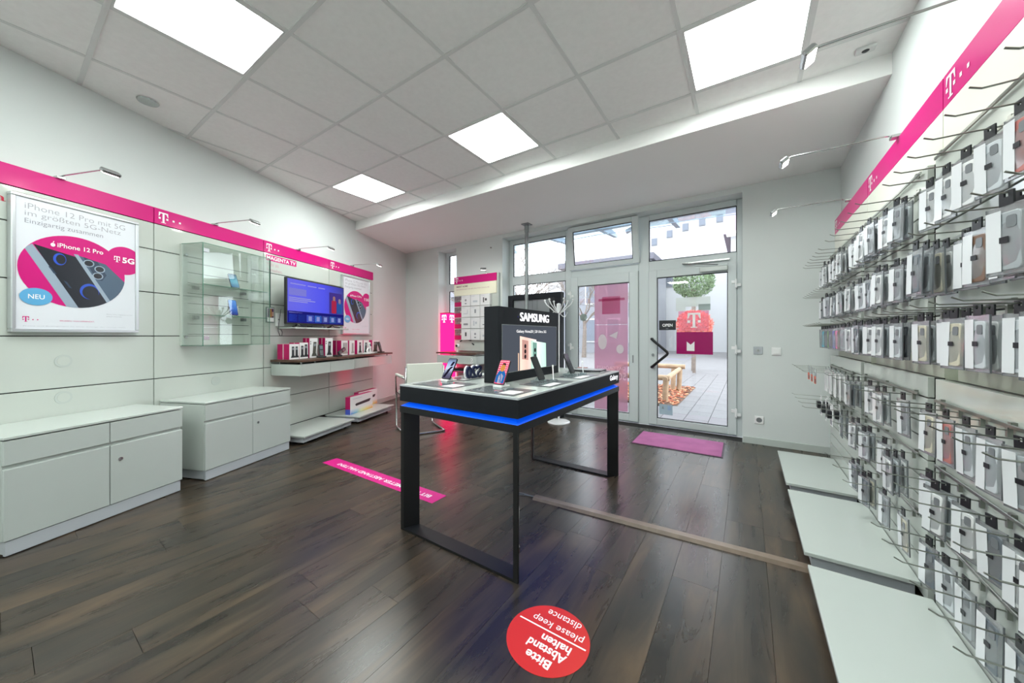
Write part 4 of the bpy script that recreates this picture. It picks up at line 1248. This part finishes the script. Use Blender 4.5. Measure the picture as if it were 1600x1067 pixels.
md.build('polka_dots', emit_mat('screen_dot_white', (250, 235, 240), .8), ph)
for nm, pts, c in (('picture_shape', [(-.03, .01), (.03, .006), (.031, .06), (.012, .085), (-.02, .08), (-.032, .05)], (40, 110, 180)), ('picture_shape', [(-.012, .006), (.014, .006), (.018, .05), (0, .066), (-.014, .05)], (225, 205, 205)),
                   ('picture_shape', circle(.0, .098, .016, .022, 18), (216, 150, 80)), ('picture_shape', [(-.012, .112), (.014, .112), (.012, .128), (-.006, .130)], (50, 40, 46))):
    MB().xz(pts, -.0058 - .0004 * (c[0] % 5)).build(nm, emit_mat('phone_pic_%d_%d_%d' % c, c, .8), ph)
for yy, lab in ((1.905, 'dark phone on the right table edge, nearer one'), (2.365, 'dark phone on the right table edge, farther one')):
    phone_on_stand('display_phone', lab, (-1.075, yy, TZ_ + .0024), math.pi / 2, screen_black, 'phones on the table', tilt=24, h=.155, stand=acrylic)
for yy, lab in ((1.985, 'nearer stylus in a clear holder on the table'), (2.47, 'farther stylus in a clear holder on the table')):
    r = thing('stylus', lab, 'stylus', (-1.02, yy, TZ_ + .003), 0, 'styluses on the table')
    MB().xy(rrect(-.02, .02, -.02, .02, .005), 0, .012).build('holder', acrylic, r)
    MB().tube([(0, 0, .008), (-.02, .03, .085)], .0042, 8).build('pen', silver_frame, r)
    MB().tube([(-.02, .03, .085), (-.0225, .034, .098)], .0055, 8).build('pen_cap', white_plastic, r)
tb_ = thing('display_tablet', 'flat tablet lying at the far end of the table', 'tablet', (-1.08, 2.74, TZ_ + .004), .05)
MB().xy(rrect(-.12, .12, -.085, .085, .01), 0, .012).build('tablet_body', dark_plastic, tb_, bevel=.002)
MB().xy(rrect(-.11, .11, -.075, .075, .006), .0122, .0128).build('screen', mat('tablet_screen_grey', (170, 176, 180), .15), tb_)
sn = thing('standing_letters', 'dark blue standing letters with white edges on the table', 'letters', (-1.53, 1.90, TZ_ + .0006), -math.pi / 2)
lettering('S20', -.0, .004, .16, .082, 0.0, mat('navy_letters', (36, 44, 82), .3), sn, .02, depth=.012)
w_ = lettering('S20', -.0035, .0006, .167, .089, -.0125, print_white, sn, .03, depth=.014, name='white_backing')
bk = lettering('S20', .004, .006, .152, .078, .0014, MATS['navy_letters'], sn, .01, name='lettering_back')
rd = thing('key_finder', 'small brown gadget on the far end of the table', 'gadget', (-1.17, 2.82, TZ_ + .0006))
MB().xy(rrect(-.045, .045, -.018, .018, .012), 0, .022).build('housing', mat('brown_gadget', (132, 84, 78), .4), rd, bevel=.005)
MB().tube([(-.05, 0, .01), (-.065, .0, .012), (-.07, .012, .01)], .003, 6).build('loop', dark_plastic, rd)

# ------------------------------------------------------------------ floor stickers, mat, cable duct
def flat_root(name, label, cat, x, y, z, psi):
    r = thing(name, label, cat, (x, y, z))
    r.rotation_euler = (-math.pi / 2, 0, psi)
    return r
red_vinyl = mat('red_floor_vinyl', (204, 44, 40), .4)
ds = flat_root('floor_sticker', 'round red keep distance sticker on the floor', 'floor sticker', -.632, 1.183, .0006, math.pi)
MB().xz(circle(0, 0, .158, n=64), -.0008, 0).build('sticker_disc', red_vinyl, ds)
lettering('Bitte', -.062, .082, .10, .036, -.0012, print_white, ds, .025)
lettering('Abstand', -.098, .034, .155, .038, -.0012, print_white, ds, .025)
lettering('halten', -.098, -.008, .12, .036, -.0012, print_white, ds, .025)
MB().box(-.142, .142, -.0013, -.0010, -.030, -.024).build('printed_line', print_white, ds)
lettering('please keep', -.118, -.082, .215, .042, -.0012, print_white, ds, .0)
lettering('distance', -.088, -.128, .145, .034, -.0012, print_white, ds, .0)
ms = flat_root('floor_sticker', 'long magenta distance strip on the floor under the table leg', 'floor sticker', -2.503, 1.748, .0006, math.pi + .01)
MB().box(-.705, .705, -.0008, 0, -.07, .07).build('sticker_strip', mat('magenta_floor_vinyl', (214, 16, 132), .35), ms)
lettering('BITTE 1,5 METER ABSTAND HALTEN!', -.62, -.022, 1.17, .048, -.0012, print_white, ms, .015)
mt_ = thing('door_mat', 'pink rectangular door mat in front of the glass door', 'door mat', (-.62, 4.11, .0006), .012)
MB().box(-.428, .428, -.275, .275, 0, .004).build('rubber_edge', mat('mat_edge_grey', (70, 50, 66), .6), mt_)
MB().box(-.412, .412, -.260, .260, .004, .009).build('mat_pile', mat('pink_mat_pile', (176, 108, 152), .95, spec=.1, var=.12, vscale=5, bump=.6, bscale=260), mt_)
du = thing('cable_duct', 'wood-look floor cable duct running to the racks', 'cable duct', (-1.255, 2.15, .0006), math.atan2(.095, 1.51))
MB().yz([(-.035, 0), (.035, 0), (.022, .016), (-.022, .016)], 0, 1.52).build('duct_cover', mat('duct_brown', (112, 96, 82), .4, var=.15, vscale=20), du)
MB().yz([(-.0225, .0158), (.0225, .0158), (.0215, .0172), (-.0215, .0172)], 0, 1.52).build('duct_lid', mat('duct_lid_brown', (128, 112, 98), .35, var=.1, vscale=20), du)
cc_ = MB().tube([(.0, 0, .008), (-.05, .004, .006), (-.10, .012, .005), (-.14, .004, .004)], .004, 6)
cc_.tube([(-.05, .0, .005), (-.10, -.01, .004), (-.13, -.03, .004)], .003, 6)
cc_.build('cable_end', grey_plastic, du, smooth=True)

# ------------------------------------------------------------------ right wall: racks with hooks
try:
    SC.cycles.transparent_max_bounces = 40
except Exception:
    pass
XP = .62
RM = [('far', 4.21, 3.19, 4.18, 3.162), ('middle', 3.115, 2.165, 3.155, 2.114), ('near', 2.09, 1.10, 2.107, 1.06)]
rack_where = {'far': 'nearest the entrance', 'middle': 'in the middle', 'near': 'nearest the camera'}
USLOT = [1.862] + [1.75 - .0865 * k for k in range(8)] + [1.075]
LSLOT = [.985] + [.895 - .0868 * k for k in range(9)] + [.045]
for nm, y1, y0, hy1, hy0 in RM:
    r = thing('slat_rack', f'white slatted rack with magenta header on the right wall {rack_where[nm]}', 'rack', (X_R - .001, y1, 0), RZ_R, 'slatted racks on the right wall')
    w = y1 - y0
    ox = y1 - hy1
    F = X_R - .001 - XP          # distance wall to panel front
    MB().box(.02, w - .02, -F + .052, 0, .03, 2.10).build('backing_frame', recess_mat, r)
    MB().box(ox, ox + hy1 - hy0, -F + .026, -F + .05, 1.866, 2.05).build('plain_board', mat('cream_white_board', (238, 240, 226), .2), r)
    MB().box(ox, ox + hy1 - hy0, -F + .026, -F + .05, 2.052, 2.178).build('header_board', magenta, r)
    t_logo(ox + .025, 2.068, .092, -F + .0245, print_white, r)
    MB().box(.004, w - .004, -F + .02, -F + .05, 1.08, 1.858).build('groove_backing', groove_dark, r)
    MB().box(.004, w - .004, -F + .02, -F + .05, .05, .98).build('groove_backing', groove_dark, r)
    for S in (USLOT, LSLOT):
        for a, b in zip(S[1:], S[:-1]):
            MB().box(0, w, -F, -F + .02, a + .003, b - .003).build('slat', panel_white, r, bevel=.0012)
for nm, s0_, s1_ in (('farthest one', 4.03, 3.185), ('middle one', 3.055, 2.215), ('nearest one', 2.098, 1.25)):
    platform(f'low white platform under the phone case racks, {nm}', (XP - .004, s0_, 0), RZ_R, s0_ - s1_, .385, 'white display platforms')
for yy, lab, L in ((3.625, 'farthest over the phone case racks', .455), (2.61, 'middle one over the phone case racks', .455), (1.67, 'nearest over the phone case racks', .45)):
    spot('silver arm spotlight, ' + lab, (.64, yy, 2.179), RZ_R, 'arm spotlights on the right wall', L)

# hooks and packages
def hook_mesh(L):
    m = MB().tube([(0, 0, 0), (0, -L * .5, .003), (0, -L + .02, .004), (0, -L, .014)], .0023, 6)
    m.box(-.006, .006, -.004, .006, -.02, .008)
    return m.mesh('hook', wire_grey, smooth=False)
HM = {L: hook_mesh(L) for L in (.16, .19, .27)}
BW, BH = .094, .164
def bag_mesh():
    m = MB()
    n = 6
    # a slightly bulging pouch: front and back sheet plus side welds
    def sheet(y, sgn):
        vs = []
        for j in range(n + 1):
            for i in range(5):
                u, v = i / 4, j / n
                bul = math.sin(math.pi * u) * math.sin(math.pi * min(1, v * 1.15)) * .006
                vs.append((-BW / 2 + BW * u, y - sgn * bul, -BH - .022 + BH * v))
        fs = [(j * 5 + i, j * 5 + i + 1, (j + 1) * 5 + i + 1, (j + 1) * 5 + i) for j in range(n) for i in range(4)]
        m.add(vs, fs)
    sheet(-.0015, 1)
    sheet(.0015, -1)
    return m.mesh('bag', bag_clear, smooth=True)
BAG = bag_mesh()
tabm = MB(); tabm.box(-.016, .016, -.002, .002, -.024, -.004); tabm.box(-.016, -.005, -.002, .002, -.004, .006); tabm.box(.005, .016, -.002, .002, -.004, .006); tabm.box(-.016, .016, -.002, .002, .006, .010)
TAB = tabm.mesh('hang_tab', dark_plastic)
LABM = MB().box(-.008, .012, -.0086, -.0078, -.112, -.098).mesh('label_sticker', dark_plastic)
SEAM = MB().box(-BW / 2 - .0006, -BW / 2 + .0012, -.002, .002, -BH - .022, -.022).box(BW / 2 - .0012, BW / 2 + .0006, -.002, .002, -BH - .022, -.022).box(-BW / 2, BW / 2, -.002, .002, -BH - .0226, -BH - .021).mesh('weld_seam', mat('seam_grey', (104, 108, 112), .3))
INS = MB().box(-BW / 2 + .006, -.006, -.0068, -.0062, -BH - .014, -.034).mesh('insert_card', mat('insert_paper', (226, 229, 232), .2))
case_cols = {'white': (224, 226, 226), 'grey': (164, 170, 174), 'charcoal': (104, 112, 120), 'black': (52, 56, 62), 'silver': (200, 206, 210), 'brown': (120, 92, 74), 'rose': (186, 116, 110), 'beige': (204, 198, 178), 'violet': (120, 120, 190), 'lime': (150, 220, 90), 'cyan': (90, 190, 210), 'pink': (230, 120, 170)}
CASE = {}
for cn, cc in case_cols.items():
    m = MB().xz(rrect(-.034, .034, -BH - .012, -.04, .01), -.004, .004)
    me = m.mesh('phone_case', mat('case_' + cn, cc, .35), bevel=.0015)
    CASE[cn] = me
CAMM = MB().xz(rrect(.004, .026, -.078, -.05, .006), -.0056, -.0042).mesh('camera_cutout', mat('cutout_grey', (120, 124, 128), .3))
def package(label, col, loc, yaw, group, full=True):
    b = link('bagged_phone_case', BAG, None, loc, (random.uniform(-.03, .03), 0, RZ_R + yaw))
    tag(b, label, 'phone case', group)
    c = link('phone_case', CASE[col], b)
    link('camera_cutout', CAMM, c)
    link('hang_tab', TAB, b)
    if full:
        link('insert_card', INS, b)
        link('label_sticker', LABM, b)
    link('weld_seam', SEAM, b)
    return b
dep = ['front', 'second', 'third', 'fourth']
def rail(nm, row, z, y1, y0, L, hooks, group):
    r = thing('hook_rail', f'zinc hook rail, {row} row of the {nm} rack', 'hook rail', (XP - .0006, y1, z), RZ_R, 'hook rails on the racks')
    w = y1 - y0
    MB().box(0, w, -.013, -.007, -.006, .006).build('bar', wire_grey, r, bevel=.0015)
    for x0 in (.04, w * .5, w - .05):
        MB().box(x0, x0 + .016, -.012, 0.0, -.007, .012).build('bracket', wire_grey, r)
    for yh in hooks:
        link('hook', HM[L], r, (y1 - yh, -.010, -.012), (0, 0, random.uniform(-.03, .03)))
    return r
LIGHTS = ['white', 'silver', 'white', 'grey', 'white', 'silver', 'white', 'grey', 'charcoal', 'white']
DARKS = ['grey', 'silver', 'charcoal', 'white', 'grey', 'black']
def fill(nm, row, z, y1, y0, n, L, counts, cols, full=True, empty=()):
    hooks = [y1 - .055 - (y1 - y0 - .11) * k / (n - 1) for k in range(n)]
    rail(nm, row, z, y1, y0, L, hooks, None)
    for k, yh in enumerate(hooks):
        cnt = counts[k % len(counts)]
        for q in range(cnt):
            col = cols[(k * 3 + q * 2) % len(cols)]
            if q == 0:
                yaw = random.uniform(.04, .32)
            xx = XP - .042 - .024 * q
            fd = cnt - 1 - q
            package(f'{col} bagged phone case, {dep[fd]} on {ordn[k]} hook from entrance wall, {row} row, {nm} rack', col,
                    (xx, yh + random.uniform(-.003, .003), z - .012 - random.uniform(0, .003)), yaw + random.uniform(-.015, .015), f'bagged phone cases, {row} row of the {nm} rack', full and fd == 0)
# empty top bars
for nm, y1, y0, _, _ in RM:
    r = thing('hook_rail', f'empty zinc rail above the top row of the {nm} rack', 'hook rail', (XP - .0006, y1 - .03, 1.845), RZ_R, 'empty rails on the racks')
    MB().box(0, y1 - y0 - .06, -.013, -.007, -.006, .006).build('bar', wire_grey, r, bevel=.0015)
    for x0 in (.04, y1 - y0 - .12):
        MB().box(x0, x0 + .016, -.012, 0, -.007, .012).build('bracket', wire_grey, r)
random.seed(11)
fill('far', 'top', 1.772, 4.17, 3.23, 7, .19, (2, 2, 3, 2), LIGHTS)
fill('far', 'second', 1.50, 4.17, 3.23, 8, .19, (2, 1, 2, 3), DARKS + LIGHTS)
fill('far', 'third', 1.247, 4.17, 3.23, 9, .19, (2, 2, 2, 2), ['charcoal', 'violet', 'grey', 'lime', 'pink', 'cyan', 'charcoal', 'brown'], False)
fill('middle', 'top', 1.772, 3.08, 2.20, 6, .19, (2, 2, 3, 3), LIGHTS)
fill('middle', 'second', 1.50, 3.08, 2.20, 6, .19, (3, 2, 2, 2), LIGHTS)
fill('middle', 'third', 1.247, 3.08, 2.20, 6, .16, (3, 2, 4, 3), LIGHTS + DARKS)
fill('near', 'top', 1.758, 2.05, 1.14, 7, .16, (1, 1, 1), ['white', 'rose', 'silver', 'white', 'grey', 'rose', 'white'])
fill('near', 'second', 1.497, 2.05, 1.14, 7, .16, (2, 4, 1, 2), ['grey', 'brown', 'charcoal', 'white', 'brown', 'beige', 'silver'])
fill('near', 'third', 1.247, 2.05, 1.14, 7, .19, (2, 1, 2), ['silver', 'white', 'beige', 'white', 'grey', 'silver'])
fill('middle', 'fourth', .905, 3.09, 2.22, 4, .19, (3, 1, 2, 1), DARKS + LIGHTS)
fill('middle', 'fifth', .645, 3.09, 2.22, 4, .19, (2, 2, 1, 3), LIGHTS + DARKS)
fill('middle', 'lowest', .388, 3.09, 2.22, 4, .19, (2, 2, 1, 1), ['grey', 'silver', 'charcoal', 'beige', 'white', 'charcoal'])
fill('near', 'fourth', .90, 2.06, 1.13, 7, .19, (1, 1, 1, 1), ['beige', 'white', 'silver', 'rose', 'white', 'grey', 'silver'])
fill('near', 'fifth', .645, 2.06, 1.13, 7, .19, (1, 2, 1, 1), ['silver', 'white', 'charcoal', 'silver', 'grey', 'white', 'white'])
fill('near', 'lowest', .388, 2.06, 1.13, 7, .19, (1, 1, 1, 1), ['charcoal', 'grey', 'charcoal', 'silver', 'grey', 'charcoal', 'grey'])
# lower far rack: thin cards, orange memory cards, chargers
y1, y0 = 4.15, 3.33
hooks = [y1 - .06 - (y1 - y0 - .12) * k / 4 for k in range(5)]
rail('far', 'fourth', .893, y1, y0, .27, hooks, None)
orange = mat('orange_card', (226, 88, 40), .4)
for k, yh in enumerate(hooks):
    if k < 3:
        r = thing('memory_card_pack', f'orange and white memory card pack on the {ordn[k]} hook from the entrance wall', 'memory card', (XP - .16, yh, .880), RZ_R, 'memory card packs on the far rack')
        MB().box(-.045, .045, -.002, 0, -.11, .008).build('card', bag_film, r)
        MB().box(-.045, .045, -.0035, -.0022, -.115, -.055).build('orange_field', orange, r)
        MB().box(.008, .035, -.0055, -.0035, -.105, -.075).build('memory_chip', dark_plastic, r)
    for q in range(3 if k > 0 else 1):
        r = thing('foil_pack', f'white screen foil pack, {dep[2 - q] if k > 0 else "only one"} on {ordn[k]} hook from entrance wall, far rack', 'foil pack', (XP - .03 - .02 * q, yh, .880), RZ_R + random.uniform(-.1, .05), 'white foil packs on the far rack')
        MB().box(-.045, .045, -.002, .002, -.19, -.008).build('sleeve', print_white, r)
        MB().box(-.012, .012, -.001, .001, -.008, .01).build('hang_tab', bag_film, r)
        MB().box(.02, .022, -.0026, -.002, -.17, -.03).build('printed_line', ink_grey, r)
hooks = [y1 - .06 - (y1 - y0 - .12) * k / 3 for k in range(4)]
rail('far', 'fifth', .628, y1, y0, .27, hooks, None)
for k, yh in enumerate(hooks):
    for q in range(2):
        if k < 3:
            r = thing('charger_pack', f'charger blister with black plug, {dep[1 - q]} on {ordn[k]} hook from entrance wall', 'charger', (XP - .035 - .045 * q, yh, .616), RZ_R + random.uniform(-.15, .1), 'charger packs on the far rack')
            MB().box(-.045, .045, -.001, .001, -.16, .01).build('card', print_white, r)
            MB().xz(rrect(-.034, .034, -.10, -.04, .01), -.028, -.001).build('plug', dark_plastic, r, bevel=.004)
            MB().box(-.03, .03, -.0022, -.001, -.15, -.115).build('printed_field', ink_grey, r)
        else:
            package(f'charcoal bagged phone case, {dep[1 - q]} on {ordn[k]} hook from entrance wall, fifth row, far rack', 'charcoal', (XP - .03 - .03 * q, yh, .616), -.05, 'bagged phone cases, fifth row of the far rack', q == 1)

# ------------------------------------------------------------------ outside
pave = mat('concrete_slab', (112, 109, 110), .75, var=.06, vscale=3, bump=.1, bscale=60)
pave_far = mat('far_paving', (116, 113, 114), .8, var=.04, vscale=2)
gr = MB().box(-40, 25, 4.87, 70, -.30, -.045)
gnd = tag(gr.build('ground', pave_far), 'pale paved square outside the shop', 'ground', kind='structure')
slab = MB().box(-.1475, .1475, -.2975, .2975, -.045, -.018).mesh('paving_slab', pave, bevel=.004)
for j in range(12):
    for i in range(14):
        xx = -2.992 + .30 * i + (0.15 if j % 2 else 0) * 0
        yy = 5.17 + .6 * j + (.3 if i % 2 else 0)
        if -2.7 < xx < -.95 and 6.35 < yy < 8.95:
            continue
        link('paving_slab', slab, gnd, (xx, yy, 0))
# leaf bed
soil = mat('bed_soil', (96, 70, 54), .95, var=.3, vscale=12, bump=.5, bscale=30)
bed = thing('planting_bed', 'planting bed covered with fallen leaves outside the door', 'planting bed', (-1.85, 7.65, -.044))
MB().box(-.88, .88, -1.27, 1.27, 0, .03).build('soil', soil, bed)
random.seed(5)
for cidx, colr in enumerate(((176, 84, 52), (204, 128, 88), (130, 66, 46), (222, 170, 130))):
    mb = MB()
    for k in range(420):
        cx, cy = random.uniform(-.86, .86), random.uniform(-1.25, 1.25)
        a = random.uniform(0, 6.28); s_ = random.uniform(.025, .05); tz = random.uniform(.032, .055)
        c_, n_ = math.cos(a), math.sin(a)
        pts = [(-s_, 0), (0, -s_ * .5), (s_, 0), (0, s_ * .5)]
        mb.add([(cx + u * c_ - v * n_, cy + u * n_ + v * c_, tz + random.uniform(-.008, .014)) for u, v in pts], [(0, 1, 2, 3)])
    o = mb.build('fallen_leaves', mat('leaf_%d' % cidx, colr, .8), bed)
    o['kind'] = 'stuff'
# log guard / bench
log = mat('weathered_log', (168, 140, 112), .85, var=.2, vscale=8, bump=.3, bscale=25)
bn = thing('log_bench', 'wooden log bench around the planting bed outside', 'bench', (-1.2, 7.45, -.014))
for (a, b, h) in ((0, -.75, .40), (.0, .78, .46), (-.11, .72, .46), (-1.25, -.75, .40), (-1.25, .78, .46)):
    MB().tube([(a - .02, b, 0), (a, b, h)], .05, 10).build('post', log, bn)
MB().tube([(.10, .78, .51), (-1.4, .78, .51)], .05, 10).build('rail', log, bn)
MB().tube([(.0, -.85, .40), (-.0, .72, .46)], .045, 10).build('rail', log, bn)
MB().tube([(.06, -.75, .42), (-1.4, -.75, .42)], .05, 10).build('rail', log, bn)
MB().tube([(-1.25, -.80, .40), (-1.25, .80, .46)], .045, 10).build('rail', log, bn)

# trees
def leaf_cloud(mb, c, r, n, s_, sz=1.0):
    for k in range(n):
        d = Vector((random.gauss(0, 1), random.gauss(0, 1), random.gauss(0, 1))).normalized() * r * random.uniform(.55, 1.0) ** .5
        p = Vector((c[0] + d.x, c[1] + d.y, c[2] + d.z * sz))
        u = Vector((random.gauss(0, 1), random.gauss(0, 1), random.gauss(0, 1))).normalized()
        v = u.orthogonal().normalized()
        mb.add([p - u * s_, p - v * s_ * .5, p + u * s_, p + v * s_ * .5], [(0, 1, 2, 3)])
green = mat('topiary_leaf', (104, 124, 88), .7, var=.3, vscale=6)
redleaf = mat('red_hedge_leaf', (196, 92, 78), .7, var=.3, vscale=6)
bark = mat('tree_bark', (120, 108, 100), .9, var=.2, vscale=10)
tp = thing('topiary_tree', 'round clipped green tree across the square', 'tree', (-1.53, 13.4, -.045))
MB().tube([(0, 0, 0), (.02, 0, 1.4), (0, 0, 2.8)], .07, 8).build('trunk', bark, tp)
mb = MB(); leaf_cloud(mb, (0, 0, 3.05), .66, 2600, .05, .85); mb.build('foliage', green, tp)
hgd = thing('red_shrub', 'red-leaved shrub below the round clipped tree', 'shrub', (-1.42, 12.6, -.045))
MB().tube([(0, 0, 0), (0, 0, 1.6)], .05, 8).build('stem', bark, hgd)
mb = MB(); leaf_cloud(mb, (0, 0, 1.55), .55, 1800, .045, .9); mb.build('foliage', redleaf, hgd)
def bare_tree(label, x, y, h, seed, spread):
    random.seed(seed)
    r = thing('bare_tree', label, 'tree', (x, y, -.045), 0, 'bare trees across the square')
    MB().tube([(0, 0, 0), (.05, 0, h * .3), (0, .05, h * .45)], .12, 8, [.14, .11, .09]).build('trunk', bark, r)
    mb = MB()
    def br(p, d, L, rad, depth):
        q = p + d * L
        mid = p + d * L * .5 + Vector((random.gauss(0, 1), random.gauss(0, 1), random.gauss(0, 1))) * L * .05
        mb.tube([p, mid, q], rad, 4, [rad, rad * .8, rad * .6])
        if depth:
            for _ in range(3 if depth > 1 else 2):
                nd = (d + Vector((random.gauss(0, 1), random.gauss(0, 1), random.gauss(.1, .6))) * spread).normalized()
                br(p + d * L * random.uniform(.45, 1.0), nd, L * random.uniform(.55, .8), rad * .6, depth - 1)
    for k in range(7):
        a = 2 * math.pi * k / 7
        br(Vector((0, 0, h * (.34 + .015 * k))), Vector((math.cos(a) * .8, math.sin(a) * .8, .8)).normalized(), h * .3, .05, 4)
    mb.build('branches', bark, r)
bare_tree('bare tree seen through the upper left window', -9.2, 13.5, 5.6, 3, .45)
bare_tree('bare tree seen through the left glass door', -7.6, 18.5, 5.2, 9, .45)
bare_tree('bare tree at the far left of the square', -14.5, 17.5, 5.5, 21, .4)

# buildings
b_white = mat('white_render', (186, 186, 188), .85, var=.02, vscale=1)
b_grey = mat('pale_grey_render', (130, 131, 137), .85, var=.03, vscale=1)
win_dark = mat('far_window_glass', (104, 110, 122), .4)
roof_m = mat('far_roof', (100, 98, 108), .7)
lilac = mat('lilac_roof', (136, 120, 132), .7)
bd1 = thing('white_building', 'white building with a curved parapet and small square windows', 'building', (0, 30, -.045))
prof = [(-16, 0), (6, 0), (6, 9.5), (2.2, 9.9)]
for k in range(9):
    t_ = k / 8
    prof.append((2.0 - 10.5 * t_, 10.9 + 1.15 * math.sin(math.pi * (1 - t_) * .9 + .25) - 1.3 * t_))
prof += [(-9.5, 8.9), (-16, 8.0)]
MB().xz(prof, 0, 8).build('wall', b_white, bd1)
mb = MB()
rp = prof[4:13]
mb.xz([(a, b + .25) for a, b in rp] + [(a, b - .02) for a, b in reversed(rp)], -.3, .4)
mb.build('roof_edge', roof_m, bd1)
for k in range(8):
    t_ = k / 7
    xx = .6 - 8.0 * t_; zz = 9.6 + .9 * math.sin(math.pi * (1 - t_) * .9 + .2) - 1.5 * t_
    o = MB().box(xx - .22, xx + .22, -.06, .02, zz - .3, zz + .3).build('window', b_grey, bd1)
    MB().box(xx - .17, xx + .17, -.09, -.05, zz - .25, zz + .25).build('pane', win_dark, o)
for xx, zz, ww, hh in ((-5.6, 5.9, 1.3, 1.5), (-8.6, 5.6, 1.2, 1.6), (-11, 5.4, 1.2, 1.6), (-8.6, 2.2, 1.3, 1.9), (-11.5, 2.2, 1.3, 1.9)):
    o = MB().box(xx - ww / 2 - .1, xx + ww / 2 + .1, -.05, .02, zz - hh / 2 - .1, zz + hh / 2 + .1).build('window', b_grey, bd1)
    MB().box(xx - ww / 2, xx + ww / 2, -.09, -.04, zz - hh / 2, zz + hh / 2).build('pane', win_dark, o)
bd2 = thing('grey_house', 'pale grey house with tall windows behind the round tree', 'building', (-8.2, 24, -.045))
MB().box(-3.4, 3.0, 0, 5, 0, 6.2).build('wall', b_grey, bd2)
MB().box(-3.6, 3.2, -.3, 5.3, 6.2, 6.6).build('roof', roof_m, bd2)
for i in range(4):
    for j in range(2):
        xx = -2.6 + 1.55 * i; zz = 1.6 + 2.7 * j
        o = MB().box(xx - .5, xx + .5, -.06, .02, zz - .85, zz + .85).build('window', b_white, bd2)
        MB().box(xx - .4, xx + .4, -.09, -.05, zz - .75, zz + .75).build('pane', win_dark, o)
bd3 = thing('low_house', 'low white house with a lilac roof at the right of the square', 'building', (1.2, 21, -.045))
MB().box(-1.9, 5, 0, 5, 0, 6.4).build('wall', b_white, bd3)
MB().yz([(-.5, 6.3), (2.5, 8.6), (5.5, 6.3)], -2.2, 5.2).build('roof', lilac, bd3)
mb = MB(); mb.box(-1.5, -1.2, -.06, .02, 1.2, 1.9); mb.build('wall_box', mat('blue_grey_box', (120, 150, 180), .5), bd3)
bd4 = thing('long_house', 'long pale house at the far left of the square', 'building', (-30, 27, -.045))
MB().box(-9, 9, 0, 5, 0, 5.2).build('wall', b_grey, bd4)
MB().yz([(-.5, 5.2), (2.5, 7.0), (5.5, 5.2)], -9.4, 9.4).build('roof', roof_m, bd4)
for i in range(7):
    xx = -7.5 + 2.5 * i
    o = MB().box(xx - .6, xx + .6, -.06, .02, 1.6, 3.4).build('window', b_white, bd4)
    MB().box(xx - .5, xx + .5, -.09, -.05, 1.7, 3.3).build('pane', win_dark, o)
# steel and glass canopy over the entrance
steel = mat('canopy_steel', (150, 164, 178), .4, metal=.5)
cn = thing('entrance_canopy', 'steel and glass canopy over the entrance outside', 'canopy', (0, 0, 0))
MB().box(-5.0, 1.0, 5.45, 5.53, 2.86, 2.97).build('front_beam', steel, cn, bevel=.004)
for xx in (-4.3, -3.0, -2.05, -.98, .15):
    MB().yz([(4.87, 2.86), (5.45, 2.90), (6.55, 3.0), (6.55, 3.05), (5.45, 3.1), (4.87, 3.1)], xx - .035, xx + .035).build('bracket_arm', steel, cn)
MB().box(-5.0, 1.0, 4.87, 6.6, 3.11, 3.125).build('glass_roof', clear_mat('canopy_glass', (225, 236, 240), gloss=.05), cn)
for (a, b) in (((-4.3, 6.4, 3.02), (-2.05, 5.5, 2.80)), ((-2.05, 5.5, 2.80), (-.98, 6.4, 3.02)), ((-.98, 5.5, 2.80), (.15, 6.4, 3.02))):
    MB().tube([a, b], .006, 6).build('tie_rod', steel, cn)
